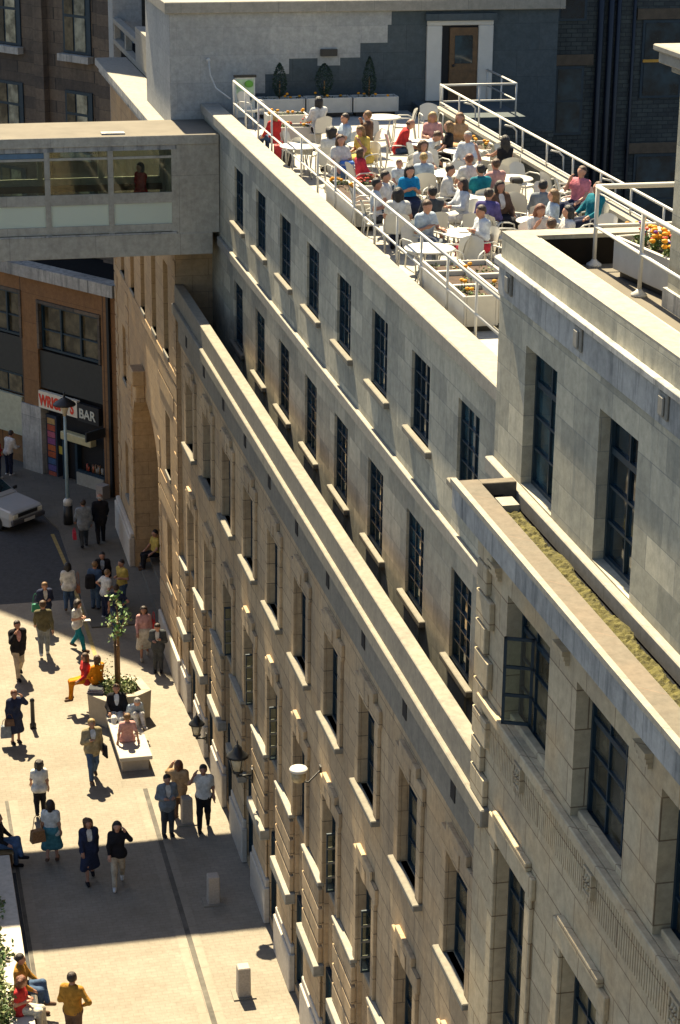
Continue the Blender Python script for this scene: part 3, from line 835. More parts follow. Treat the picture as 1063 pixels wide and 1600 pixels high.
# panelled wall around the openings
LB('wall', M_PANEL, [(-8, -1.0, 0, .4, z(.8), z(8.3)), (1.55, 2.45, 0, .4, z(3.45), z(8.3)), (-1.0, 1.55, 0, .4, z(7.68), z(8.3)), (2.45, 5.9, 0, .4, z(7.55), z(8.3)), (5.9, 6.7, 0, .4, z(.8), z(8.3)), (-8, 6.7, .4, 2.6, z(.8), z(8.2))])
LB('spandrel', plain('dark_spandrel', (0.03, 0.03, 0.026), .6), [(2.45, 5.9, .08, .38, z(4.2), z(5.62)), (-1.0, 1.55, .08, .38, z(4.48), z(5.9))])
LB('cornice', M_STREAK, [(-8, 6.8, -.25, .4, z(8.34), z(8.78))])
LB('flat_roof', M_GUT, [(-8, 6.7, .4, 3.2, z(8.5), z(8.7))])
def lwin(x0, x1, z0, z1, cols, mat):
    f = LB('window', M_FRAME, [(x0, x1, .10, .2, z(z0), z(z0)+.08), (x0, x1, .10, .2, z(z1)-.08, z(z1)), (x0, x0+.08, .1, .2, z(z0)+.08, z(z1)-.08), (x1-.08, x1, .1, .2, z(z0)+.08, z(z1)-.08)]
           + [(x0+(x1-x0)*k/cols-.04, x0+(x1-x0)*k/cols+.04, .1, .2, z(z0)+.08, z(z1)-.08) for k in range(1, cols)] + [(x0+.08, x1-.08, .12, .18, z(z0)+(z1-z0)*.42, z(z0)+(z1-z0)*.42+.05)])
    LB('pane', mat, [(x0+.05, x1-.05, .2, .22, z(z0)+.05, z(z1)-.05)], f)
    LB('frame_trim', M_OLD, [(x0-.12, x1+.12, -.05, .09, z(z1)+.02, z(z1)+.14), (x0-.12, x0-.01, -.05, .09, z(z0), z(z1)), (x1+.01, x1+.12, -.05, .09, z(z0), z(z1))], f)
M_REFL = glass_dark('street_reflection_glass', (0.05, 0.046, 0.032), .05)
lwin(2.6, 5.75, 5.7, 7.4, 3, M_REFL); lwin(-1.0, 1.5, 5.95, 7.6, 3, M_REFL)
LB('window_band', M_FRAME, [(-4, 1.5, .12, .2, z(3.68), z(4.45))])
for k in range(5): LB('pane', M_REFL, [(-2.6+.8*k+.06, -2.6+.8*k+.76, .09, .12, z(3.74), z(4.38))])
LB('signboard', plain('cream_board', (0.36, 0.36, 0.26), .6), [(-4, 1.42, .0, .14, z(2.1), z(3.62))])
LB('stone_pier', M_STREAK, [(1.45, 2.55, -.06, .5, z(.8), z(3.44))])
LB('shop_recess', M_SLIT, [(2.55, 5.9, .35, .39, z(.8), z(4.2))])
LB('poster_column', plain('dark_board', (0.02, 0.03, 0.05), .6), [(2.62, 3.2, .12, .34, z(.8), z(3.2))])
PC = [(0.35, 0.22, 0.08), (0.32, 0.06, 0.03), (0.33, 0.08, 0.12), (0.20, 0.06, 0.16), (0.38, 0.10, 0.03), (0.34, 0.08, 0.03), (0.05, 0.10, 0.20), (0.10, 0.08, 0.22), (0.30, 0.07, 0.04)]
for k, pc in enumerate(PC):
    zz = 3.08-.26*k
    LB('poster', plain('poster_%s' % 'abcdefghi'[k], pc, .5, .25, 14), [(2.70, 3.12, .10, .118, z(zz-.22), z(zz))])
LB('poster', plain('yellow_poster', (.42, .32, .05), .5), [(3.2, 3.5, .2, .22, z(1.75), z(2.05))])
LB('awning_light', plain('cream_lightbox', (0.42, 0.37, 0.20), .5), [(3.8, 5.45, -.25, .05, z(2.55), z(2.86))], bevel=.03)
LB('doorway', M_FRAME, [(3.5, 3.62, .1, .3, z(.8), z(2.5)), (4.2, 4.32, .1, .3, z(.8), z(2.5)), (5.75, 5.88, .1, .3, z(.8), z(2.5)), (4.32, 5.75, .1, .2, z(1.32), z(1.42))])
LB('stall_riser', plain('pale_tiles', (0.30, 0.29, 0.24), .4), [(4.3, 5.75, .05, .3, z(.8), z(1.32))])
bt = MB()
rg = random.Random(3)
for k in range(16):
    x = rg.uniform(4.4, 5.65); bt.tube([(x, .24, z(1.42)), (x, .24, z(1.42)+rg.uniform(.15, .35))], .035, 6, rg.choice((0, 0, 1, 2)))
bt.build('window_bottles', [plain('bottle_grey', (.2, .2, .18), .3), plain('bottle_red', (.4, .06, .03), .3), plain('bottle_brown', (.15, .08, .03), .3)], bar, loc=L0)
LB('drainpipe', M_BLACK, [(6.3, 6.42, -.12, 0, z(.8), z(8.3))])
LB('bollard_base', M_GRAN, [(6.0, 6.35, -.55, -.2, z(.8), z(1.35))])
# bar sign with lettering
sg = LB('fascia_sign', plain('pale_sign_board', (0.62, 0.56, 0.44), .5, .04), [(2.55, 4.65, -.14, .02, z(3.50), z(4.14))])
sg2 = LB('fascia_sign', plain('black_sign_board', (0.012, 0.012, 0.014), .5), [(4.66, 5.80, -.14, .02, z(3.42), z(4.08))])
def text_mesh(txt, size, mat, parent, loc, rot, sx=1.0, extr=.008, bold=.018):
    cu = bpy.data.curves.new('lettering', 'FONT'); cu.body = txt; cu.size = size; cu.extrude = extr; cu.offset = size*bold
    cu.align_x = 'LEFT'
    to = bpy.data.objects.new('lettering_curve', cu); COL.objects.link(to)
    dg = bpy.context.evaluated_depsgraph_get()
    me = bpy.data.meshes.new_from_object(to.evaluated_get(dg))
    bpy.data.objects.remove(to, do_unlink=True)
    o = bpy.data.objects.new('lettering', me); COL.objects.link(o)
    me.materials.clear(); me.materials.append(mat)
    o.parent = parent; o.location = loc; o.rotation_euler = rot; o.scale = (sx, 1, 1)
    return o
M_SIGNRED = plain('sign_red', (0.62, 0.04, 0.015), .5, .05)
text_mesh("WRIGHT'S", .58, M_SIGNRED, sg, (2.60, -.15, z(3.61)), (R_(90), 0, 0), .70, bold=.035)
text_mesh("BAR", .50, plain('sign_cream', (0.5, 0.5, 0.42), .5), sg2, (4.76, -.15, z(3.56)), (R_(90), 0, 0), .95)
hs = LB('hanging_sign', plain('dark_hanging_board', (0.025, 0.028, 0.03), .5), [(5.95, 6.02, -.95, -.05, z(3.05), z(3.4))])
LB('sign_face', plain('dull_red_board', (0.26, 0.04, 0.035), .5), [(5.94, 5.949, -.9, -.12, z(3.12), z(3.32))], hs)

# ================================================================== tall sooty building behind it
tall = local_thing('old_stone_building', 'tall soot blackened stone building rising behind the bridge at upper left', 'building')
LB('wall', M_OLD, [(-14, 8.3, 2.62, 14, z(.8), z(33.2)), (8.3, 14, 4.2, 14, z(.8), z(33.2))], tall)
LB('pilaster', M_OLD, [(3.55, 4.2, 2.35, 2.62, z(8.6), z(32)), (7.55, 8.2, 2.35, 2.62, z(8.6), z(32)), (.1, .6, 2.35, 2.62, z(8.6), z(32))], tall)
def twin(x0, x1, z0, z1, d):
    f = LB('window', M_FRAME, [(x0, x1, d-.06, d-.01, z(z0), z(z1))], tall)
    xm = x0+(x1-x0)*.42; zm = z(z0)+(z1-z0)*.62
    mats = (M_REFL, M_GLASS)
    LB('pane', M_REFL, [(x0+.12, xm-.05, d-.09, d-.062, z(z0)+.1, zm-.05), (x0+.12, xm-.05, d-.09, d-.062, zm+.05, z(z1)-.1)], f)
    LB('pane', glass_dark('pale_blind_glass', (.16, .17, .14), .1), [(xm+.05, x1-.25, d-.09, d-.062, z(z0)+.1, zm-.05), (xm+.05, x1-.25, d-.09, d-.062, zm+.05, z(z1)-.1)], f)
    LB('sill', M_COPE_B if 0 else M_STREAK, [(x0-.1, x1+.1, d-.3, d-.02, z(z0)-.28, z(z0)-.03)], f)
for zz in (9.4, 12.6, 16.1, 19.4, 22.6):
    for x in (5.75, 1.5, -2.3): twin(x, x+1.45, zz, zz+2.15, 2.62)
    twin(9.0, 9.55, zz, zz+2.15, 4.2)

# ================================================================== building the bridge leads to, left of the street
opp = thing('stone_building', (-4, 50, G), 'plain tan stone stair block on the left side of the street where the footbridge ends', 'building')
m = MB(); m.box(-9, -.5, 51, 58.5, G, 17.6); m.build('wall', M_F, opp)
m = MB(); m.box(-9, -.2, 51, 58.5, 17.6, 17.9); m.build('cornice', M_COPE, opp)
wO = window_proto('window', 1.3, 2.0, 2, 4, M_GLASS); PROTOS.append(wO)
for zz in (2.5, 6.5, 10.5):
    for k in range(2):
        o = put(wO, opp, (-.46, 53.0+3.6*k, zz)); o.rotation_euler.z = math.pi

# ================================================================== railings
def railing(name, label, path, post_step, zf, ztop, zmid, r=.024, group=None, feet=False, base=None):
    """white tube railing; each post is a part"""
    p0 = path[0]
    t = thing(name, (p0[0], p0[1], zf), label, 'railing', group)
    m = MB(); m.tube([(x, y, ztop) for x, y in path], r*1.25, 8); m.build('top_rail', M_WHITE, t)
    m = MB(); m.tube([(x, y, zmid) for x, y in path], r, 8); m.build('lower_rail', M_WHITE, t)
    for i in range(len(path)-1):
        a, b = Vector((*path[i], 0)), Vector((*path[i+1], 0))
        n = max(1, round((b-a).length/post_step))
        for k in range(n+1):
            if k == 0 and i > 0: continue
            q = a.lerp(b, k/n)
            m = MB(); m.tube([(q.x, q.y, zf), (q.x, q.y, ztop)], r, 8)
            if feet: m.lathe(q.x, q.y, [(.11, zf), (.11, zf+.03), (.05, zf+.07), (.03, zf+.1)], 10)
            m.build('post', M_WHITE, t)
    return t
railing('railing', 'white tubular railing along the street edge of the cafe terrace', [(9.38, 54.35), (9.38, 28.2)], 1.75, T, 18.30, 17.74)
rr = railing('railing', 'white tubular railing between the cafe terrace and the dark light well', [(14.64, 53.35), (14.62, 28.2)], 1.75, 17.70, 18.24, 17.80)
for y in (51.2, 47.7, 44.2, 40.8):
    m = MB(); m.tube([(14.66, y, 18.1), (14.86, y, 18.05), (14.96, y, 17.95), (14.98, y, 17.2)], .02, 8); m.build('brace', M_WHITE, rr)
railing('railing', 'white railing around the raised platform by the brown door', [(14.70, 53.40), (16.70, 53.40), (16.70, 56.1)], 1.3, 17.38, 18.22, 17.80)
railing('railing', 'white railing with round feet on the near corner block roof', [(13.2, 27.42), (9.8, 27.42), (9.8, 22.0)], 1.62, 19.47, 20.58, 20.03, r=.03, feet=True)
# hand hose at the terrace corner
m = MB(); m.tube([(9.0, 56.0, 18.6), (9.02, 55.9, 18.25), (9.12, 55.6, 17.95), (9.4, 55.0, 17.75)], .02, 6); m.ball((9.0, 56.05, 18.62), .06)
tag(m.build('hose', M_WHITE), 'thin white hose hanging at the left end of the pavilion wall', 'hose')

# ================================================================== troughs and plants
rgp = random.Random(21)
def trough(label, x0, x1, y0, y1, z0, h, dividers=(), rot=0.0, wall=.05):
    cx, cy = (x0+x1)/2, (y0+y1)/2
    t = thing('planter', (cx, cy, z0), label, 'planter', rot=rot)
    hx, hy = (x1-x0)/2, (y1-y0)/2
    m = MB()
    tp = .04
    for sx in (-1, 1):
        a, b = sorted((sx*hx, sx*(hx-wall))); m.box(a, b, -hy, hy, .10, h)
    for sy in (-1, 1):
        a, b = sorted((sy*hy, sy*(hy-wall))); m.box(-hx+wall, hx-wall, a, b, .10, h)
    for d in dividers: m.box(-hx+wall, hx-wall, d-.04, d+.04, .10, h-.004)
    m.build('box', M_TROUGH, t, loc=(0,0,0), bevel=.012)
    m = MB(); m.box(-hx+wall, hx-wall, -hy+wall, hy-wall, .12, h-.09); m.build('soil', M_SOIL, t, loc=(0,0,0))
    m = MB(); m.box(-hx+.08, hx-.08, -hy+.08, hy-.08, 0, .10); m.build('foot', M_BLACK, t, loc=(0,0,0))
    return t
def bedding(label, x0, x1, y0, y1, z0, n, nflow, cols=('orange',), leafm=None, hgt=.10, cat='flowers', size=.06):
    """low leaves with blossoms: one planting"""
    mats = [leafm or M_LEAF, M_LEAF_PALE, M_ORANGE, M_REDFL, M_PURPLE]
    idx = dict(orange=2, red=3, purple=4)
    m = MB()
    cl = [(rgp.uniform(x0, x1), rgp.uniform(y0, y1), rgp.uniform(.5, 1.2)) for _ in range(max(3, n//14))]
    for _ in range(n):
        c = rgp.choice(cl)
        m.leaf((min(x1, max(x0, c[0]+rgp.gauss(0, .07))), min(y1, max(y0, c[1]+rgp.gauss(0, .07))), z0+abs(rgp.gauss(0, hgt*.5))*c[2]+.01), size, rgp.choice((0, 0, 1)), rgp)
    for _ in range(nflow):
        c = rgp.choice(cl); k = idx[rgp.choice(cols)]
        x, y, zz = min(x1, max(x0, c[0]+rgp.gauss(0, .08))), min(y1, max(y0, c[1]+rgp.gauss(0, .08))), z0+hgt*rgp.uniform(.7, 1.8)
        m.tube([(x, y, z0), (x, y, zz)], .006, 4, 0)
        m.ball((x, y, zz+.02), .045 if k == 2 else .028, k, 7, 4, (1, 1, .7))
    return tag(m.build('bedding_flowers', mats), label, cat)
hz = .58
trough('long white planter in three compartments at the near railing corner', 9.48, 10.08, 32.75, 35.5, T, .62, (-.5, .55))
bedding('orange marigolds and pale leaves in the long three compartment planter', 9.55, 10.0, 32.85, 35.4, T+.53, 210, 6)
trough('white planter next to the grey corner block wall', 10.12, 10.66, 32.9, 35.4, T, .62, (.2,))
bedding('two orange marigolds over brown soil in the planter by the block wall', 10.18, 10.6, 33.0, 35.3, T+.53, 110, 4)
for k, (a, b, s) in enumerate(((10.22, 11.46, 'left'), (11.50, 12.74, 'middle'), (12.78, 14.02, 'right'))):
    trough('white planter against the pavilion wall, %s of three, under a clipped shrub' % s, a, b, 55.3, 55.8, T+.02, .50)
    bedding('sparse orange marigolds in the %s planter along the pavilion wall' % s, a+.08, b-.08, 55.36, 55.75, T+.44, 90, 4, leafm=M_LEAF_DARK)
def shrub(label, x, y, z0, h, w, taper):
    t = thing('clipped_shrub', (x, y, z0), label, 'shrub')
    m = MB(); m.tube([(x, y, z0-.1), (x, y, z0+h*.5)], .02, 6); m.build('trunk', M_BARK, t)
    m = MB()
    for _ in range(1300):
        u = rgp.random(); a = rgp.uniform(0, 2*math.pi)
        r = w*(math.sin(math.pi*min(.999, u**taper))**.7)*(rgp.uniform(.65, 1.0))
        m.leaf((x+r*math.cos(a), y+r*math.sin(a), z0+.06+u*(h-.06)), .05, 0, rgp)
    m.build('crown', M_LEAF_DARK, t)
shrub('flame shaped clipped shrub in the left planter by the pavilion', 10.82, 55.55, T+.48, .95, .21, .75)
shrub('round topped clipped shrub in the middle planter by the pavilion', 12.03, 55.55, T+.48, .92, .26, 1.0)
shrub('slim conical clipped shrub in the right planter by the pavilion', 13.26, 55.55, T+.48, 1.08, .20, .6)
trough('short white planter behind the boy in red at the far railing', 9.95, 11.0, 52.6, 53.15, T, .52)
bedding('orange flowers in the short planter behind the boy in red', 10.02, 10.9, 52.68, 53.08, T+.46, 100, 7)
trough('white planter with mixed red blooms near the far railing', 9.75, 10.85, 50.35, 50.95, T, .58)
bedding('red and orange blooms in the planter near the far railing', 9.82, 10.78, 50.42, 50.88, T+.52, 110, 16, ('red', 'orange', 'red'))
trough('long white planter beside the railing posts at mid terrace', 9.50, 9.98, 40.9, 43.6, T, .55)
bedding('orange flowers at the far end of the long mid terrace planter', 9.56, 9.92, 42.0, 43.5, T+.48, 90, 8, ('orange',))
trough('white planter crosswise at mid terrace full of red blooms', 10.05, 10.95, 43.0, 43.6, T, .52)
bedding('dense red blooms in the crosswise mid terrace planter', 10.1, 10.9, 43.06, 43.54, T+.46, 90, 36, ('red', 'red', 'orange'), hgt=.07)
trough('white planter by the right railing behind the woman in tan', 13.7, 14.4, 46.9, 48.2, T, .52)
bedding('orange marigolds in the planter by the right railing', 13.78, 14.35, 47.0, 48.1, T+.46, 80, 6)
trough('white planter near the man in teal by the right railing', 13.2, 14.3, 36.4, 36.95, T+.25, .55)
bedding('yellow marigolds in the planter near the man in teal', 13.28, 14.25, 36.46, 36.9, T+.74, 90, 5)
trough('tall pale planter on the corner block roof by the stair tower', 9.95, 10.55, 25.3, 26.85, 19.47, .56, (), R_(8))
bedding('mixed red, purple and orange flowers in the roof planter', 10.02, 10.48, 25.45, 26.7, 19.97, 420, 70, ('red', 'orange', 'purple', 'red', 'orange'), hgt=.14, size=.07)

# ================================================================== terrace sign board
t = thing('sign_board', (9.85, 55.35, T), 'green topped white notice board at the far left corner of the terrace', 'sign')
m = MB(); m.box(9.58, 10.12, 55.33, 55.37, T+.05, 18.25); m.build('panel', plain('sign_white', (.5, .52, .47), .5), t, bevel=.01)
m = MB(); m.box(9.62, 10.08, 55.318, 55.328, 17.82, 18.2); m.build('picture', plain('pale_green', (.35, .47, .28), .5, .35, 5), t)
m = MB(); m.ball((9.95, 55.31, 18.08), .12, 0, 10, 6, (1, .05, .8)); m.build('green_blob', plain('leaf_sign_green', (.10, .30, .03), .5), t)
m = MB()
for k in range(4): m.box(9.66+.1*k, 9.73+.1*k, 55.318, 55.328, 17.62, 17.74)
m.build('dark_print', plain('print_teal', (.03, .08, .10), .5), t)
m = MB(); m.box(9.55, 10.15, 55.30, 55.40, 18.25, 18.31); m.build('top_edge', M_BLACK, t)

# ================================================================== terrace chairs and tables
def chair_proto():
    t = thing('garden_chair', (0, 0, -500), 'white garden chair', 'chair')
    m = MB()
    n = 6
    for i in range(n):
        for j in range(n):
            def P(a, b):
                x = (a/n-.5)*.44; y = (b/n-.5)*.44-.02
                return (x, y, .43-.03*math.sin(math.pi*a/n)*math.sin(math.pi*b/n)+.02*(1-b/n)**3)
            m.quad([P(i,j), P(i+1,j), P(i+1,j+1), P(i,j+1)], 0, True)
    m.box(-.22, .22, -.245, -.225, .40, .44); m.box(-.225, -.205, -.24, .2, .40, .435); m.box(.205, .225, -.24, .2, .40, .435)
    m.build('seat', M_PLASTIC, t, loc=(0,0,0))
    m = MB()
    for i in range(8):
        for j in range(6):
            def P(a, b, d):
                x = (a/8-.5)*(.44+.03*math.sin(math.pi*b/6)); zz = .45+.42*b/6
                if b > 4: zz -= abs(a/8-.5)**2*.25*(b-4)/2
                return (x, .20+.09*b/6+.05*math.cos(math.pi*(a/8-.5))-.02+d, zz)
            m.quad([P(i,j,0), P(i+1,j,0), P(i+1,j+1,0), P(i,j+1,0)], 0, True)
            m.quad([P(i,j,.018), P(i,j+1,.018), P(i+1,j+1,.018), P(i+1,j,.018)], 0, True)
    m.build('backrest', M_PLASTIC, t, loc=(0,0,0))
    for s in (-1, 1):
        m = MB()
        m.tube([(s*.23, .31, 0), (s*.25, .25, .40), (s*.26, .22, .60), (s*.27, .12, .65), (s*.27, -.12, .65), (s*.26, -.22, .62), (s*.24, -.24, .42), (s*.23, -.27, 0)], .015, 7)
        m.build('arm_frame', M_WHITE, t, loc=(0,0,0))
    return t
CHAIR = chair_proto(); PROTOS.append(CHAIR)
def chair(x, y, face, label, z0=T, group='white garden chairs on the cafe terrace'):
    o = dup(CHAIR); o.location = (x, y, z0); o.rotation_euler.z = R_(face)
    return tag(o, label, 'chair', group)
def table_proto():
    t = thing('round_table', (0, 0, -500), 'round white table', 'table')
    m = MB(); m.lathe(0, 0, [(.02, .70), (.44, .70), (.46, .715), (.45, .73), (.02, .733)], 28); m.build('table_top', M_PLASTIC, t, loc=(0,0,0))
    for k in range(4):
        a = k*math.pi/2+.4; c, s = math.cos(a), math.sin(a)
        m = MB(); m.tube([(.28*c, .28*s, .70), (.20*c, .20*s, .4), (.36*c, .36*s, 0)], .016, 6); m.build('leg', M_WHITE, t, loc=(0,0,0))
    return t
TABLE = table_proto(); PROTOS.append(TABLE)
def table(x, y, label, z0=T):
    o = dup(TABLE); o.location = (x, y, z0); o.rotation_euler.z = random.uniform(0, 3)
    return tag(o, label, 'table', 'round white tables on the cafe terrace')
for x, y, lb in ((11.15, 46.85, 'round white table in front of the woman in yellow'), (12.45, 50.7, 'empty round table in the shade near the pavilion planters'),
                 (11.95, 43.1, 'round white table between the woman with curly hair and the woman in white'), (12.0, 40.4, 'round white table beside the man in teal polo'),
                 (10.75, 37.15, 'round white table between the two people eating nearest the corner block'), (13.2, 42.3, 'empty round table beside the right railing, tidy and bare'),
                 (12.45, 38.0, 'round white table shared by the redhead leaning on her hand'), (9.75, 36.0, 'empty round table beside the near railing and planter'),
                 (12.55, 46.9, 'round white table the man in red leans over'), (13.1, 45.7, 'round white table before the grey haired person'),
                 (9.6, 46.9, 'round white table by the far railing next to the black floor bag')):
    table(x, y, lb)
for x, y, f, lb in ((11.85, 44.9, 200, 'empty white garden chair behind the fair haired child'), (11.35, 38.45, 150, 'empty white garden chair next to the woman in the red skirt, far side'),
                    (11.35, 36.3, 200, 'empty white garden chair beside the near planter, turned away'), (11.75, 36.75, 120, 'empty white garden chair nearest the corner block parapet'),
                    (13.75, 43.1, 30, 'empty white garden chair tilted against the bare table'), (14.1, 45.5, 60, 'empty white garden chair by the right railing next to black haired woman'),
                    (14.15, 42.2, 100, 'empty white garden chair under the curved railing brace'), (9.85, 37.15, 20, 'empty white garden chair beyond the empty near table'),
                    (10.25, 36.3, 250, 'empty white garden chair between near table and long planter'), (9.8, 54.2, 40, 'empty white garden chair below the green notice board'),
                    (13.9, 51.5, 0, 'empty white garden chair in shade below the platform'), (14.15, 41.3, 70, 'empty white garden chair left of the woman in pink against the railing'),
                    (12.75, 41.3, 190, 'empty white garden chair pushed to the bare table from the near side'), (11.0, 42.0, 150, 'empty white garden chair behind the woman in blue'),
                    (12.6, 43.5, 40, 'empty white garden chair between two round tables at mid terrace')):
    chair(x, y, f, lb)
for k, (x, y, f, lb) in enumerate((
    (9.75, 48.0, 60, 'empty white garden chair beside the black floor bag at the far railing'), (9.9, 47.5, 140, 'empty white garden chair angled to the railing beyond the black floor bag'),
    (10.4, 47.3, 200, 'empty white garden chair left of the pale blue shirted person'), (11.9, 49.3, 10, 'empty white garden chair facing the shaded table from the near side'),
    (13.1, 51.1, 260, 'empty white garden chair at the right side of the shaded table'), (13.3, 43.5, 160, 'empty white garden chair behind the person in pink top'),
    (13.9, 46.2, 210, 'empty white garden chair near the right planter'), (13.6, 40.9, 40, 'empty white garden chair at the near side of the bare table'),
    (12.9, 40.3, 120, 'empty white garden chair between the bare table and the teal polo man'), (10.9, 39.9, 170, 'empty white garden chair just below the woman in blue'),
    (9.75, 41.0, 75, 'empty white garden chair by the railing at the end of the long trough'), (13.5, 37.6, 300, 'empty white garden chair near the yellow marigold planter'),
    (11.75, 38.0, 80, 'empty white garden chair beside the purple top'), (10.45, 35.95, 330, 'empty white garden chair at the end of the block wall planter'),
    (12.3, 45.1, 20, 'empty white garden chair between the bending man and the grey haired person'))):
    chair(x, y, f, lb)
# things on tables
m = MB(); m.lathe(10.72, 37.2, [(.09, T+.735), (.11, T+.75), (.10, T+.752)], 14); tag(m.build('plate', M_WHITE), 'white plate on the table nearest the corner block', 'plate')
m = MB(); m.box(13.0, 13.25, 41.6, 41.85, T+.733, T+.85); tag(m.build('handbag', M_BLACK, bevel=.03), 'small black handbag on the bare table by the right railing', 'bag')
m = MB(); m.box(10.05, 10.35, 44.6, 44.85, T+.46, T+.75, 0); m.box(10.045, 10.355, 44.59, 44.86, T+.54, T+.60, 1); m.box(10.045, 10.355, 44.59, 44.86, T+.66, T+.70, 1)
tag(m.build('shopping_bag', [plain('bag_blue', (.03, .14, .45), .6), M_WHITE], bevel=.02), 'blue and white striped bag on a lap at the far railing', 'bag')
for x, y, c, nm, lb in ((9.6, 49.2, (.5, .03, .03), 'rucksack_red', 'bright red rucksack on the floor behind the boy in red'), (9.65, 48.5, (.03, .03, .035), 'bag_black', 'black bag on the floor by the far railing'),
                        (9.7, 35.75, (.03, .12, .3), 'bag_stripe', 'dark blue bag under the empty near table')):
    m = MB(); m.box(-.14, .14, -.1, .1, 0, .36); m.tube([(-.08, 0, .35), (-.05, 0, .45), (.05, 0, .45), (.08, 0, .35)], .012, 5)
    o = m.build('bag', plain(nm, c, .7), None, loc=(x, y, T), bevel=.05); tag(o, lb, 'bag')

# ================================================================== street furniture
def bollard(x, y, label):
    t = thing('bollard', (x, y, G), label, 'bollard', 'granite bollards')
    m = MB(); s = .135
    m.hexa([(-s-.01,-s-.01,0),(s+.01,-s-.01,0),(s+.01,s+.01,0),(-s-.01,s+.01,0),(-s,-s,.72),(s,-s,.72),(s,s,.72),(-s,s,.72)])
    m.build('shaft', M_GRAN, t, loc=(0,0,0), bevel=.02)
    m = MB(); m.box(-.25, .25, -.22, .22, 0, .03); m.build('base_slab', M_KERB, t, loc=(0,0,0))
bollard(6.88, 39.25, 'square granite bollard in full sun, nearest of three'); bollard(6.88, 43.3, 'square granite bollard standing in the band of bridge shadow'); bollard(6.87, 47.35, 'square granite bollard beside the group of three standing men')
# wall lantern
def wall_lantern(x, y, zc, label, s=1.0):
    t = thing('wall_lantern', (x, y, zc), label, 'lamp', 'black lanterns on the street wall')
    m = MB(); m.lathe(0, 0, [(.10*s, -.30*s), (.17*s, 0), (.165*s, .01)], 8); m.build('glazing', plain('lantern_glass', (.35, .33, .26), .15), t, loc=(0,0,0))
    m = MB()
    for k in range(4):
        a = k*math.pi/2+.4; m.tube([(.105*s*math.cos(a), .105*s*math.sin(a), -.31*s), (.18*s*math.cos(a), .18*s*math.sin(a), .01)], .012, 5)
    m.lathe(0, 0, [(.115*s, -.35*s), (.11*s, -.30*s)], 8); m.lathe(0, 0, [(.03, -.46*s), (.05, -.35*s)], 8)
    m.build('cage', M_BLACK, t, loc=(0,0,0))
    m = MB(); m.lathe(0, 0, [(.23*s, 0), (.20*s, .04*s), (.10*s, .14*s), (.085*s, .20*s), (.05*s, .24*s), (.015, .27*s), (.02, .31*s), (.005, .36*s)], 12); m.build('hood', M_BLACK, t, loc=(0,0,0))
    m = MB(); m.tube([(0, 0, -.44*s), (7.86-x, 0, -.44*s)], .025, 7); m.box(7.82-x, 7.86-x, -.05, .05, -.60*s, -.30*s); m.tube([(.1, 0, -.44*s), (.28, 0, -.52*s), (7.84-x, 0, -.56*s)], .012, 5); m.build('bracket', M_BLACK, t, loc=(0,0,0))
wall_lantern(7.50, 43.45, 4.45, 'black wall lantern in sunlight above the dark shadow band', 1.15)
wall_lantern(7.58, 50.2, 2.15, 'black wall lantern low in shade beyond the standing men', .95)
t = thing('globe_lamp', (7.55, 36.7, 7.3), 'drum shaped wall lamp with white lid on a thin bracket', 'lamp')
m = MB(); m.lathe(0, 0, [(.02, .13), (.17, .13), (.185, .105), (.18, .075), (.02, .07)], 20); m.build('lid', M_WHITE, t, loc=(0,0,0))
m = MB(); m.lathe(0, 0, [(.05, -.17), (.13, -.14), (.15, -.08), (.15, .07)], 18); m.build('globe', plain('lamp_glass_amber', (.40, .32, .18), .12, .3, 9), t, loc=(0,0,0))
m = MB(); m.tube([(0, 0, -.15), (.2, 0, -.2), (.45, 0, .05)], .018, 6); m.box(.42, .46, -.06, .06, -.05, .14); m.build('bracket', M_BLACK, t, loc=(0,0,0))
# far street lamp
t = thing('street_lamp', (6.13, 70.02, G), 'tall pale blue street lamp with dark conical hood outside the bar', 'lamp')
m = MB(); m.lathe(0, 0, [(.17, 0), (.16, .75)], 12); m.build('base', M_BLACK, t, loc=(0,0,0))
m = MB(); m.lathe(0, 0, [(.16, .75), (.16, .92), (.09, 1.0)], 12); m.build('collar', M_WHITE, t, loc=(0,0,0))
m = MB(); m.tube([(0, 0, .95), (0, 0, 3.0), (0, 0, 4.1)], [.07, .058, .05], 10); m.build('pole', plain('pale_blue_paint', (.25, .36, .42), .5), t, loc=(0,0,0))
m = MB(); m.lathe(0, 0, [(.06, 4.0), (.09, 4.15), (.20, 4.42)], 14); m.build('bowl', plain('cream_lamp', (.5, .44, .32), .4), t, loc=(0,0,0))
m = MB(); m.lathe(0, 0, [(.40, 4.40), (.36, 4.46), (.12, 4.62), (.03, 4.68)], 18); m.lathe(0, 0, [(.03, 4.66), (.03, 4.85)], 8); m.build('hood', M_BLACK, t, loc=(0,0,0))
t = thing('post', (3.54, 53.68, G), 'lone slim black iron post in the sunlit street', 'post')
m = MB(); m.lathe(0, 0, [(.09, 0), (.09, .12), (.06, .16), (.055, .78), (.07, .80), (.06, .86), (.02, .9)], 10); m.build('shaft', M_BLACK, t, loc=(0,0,0))
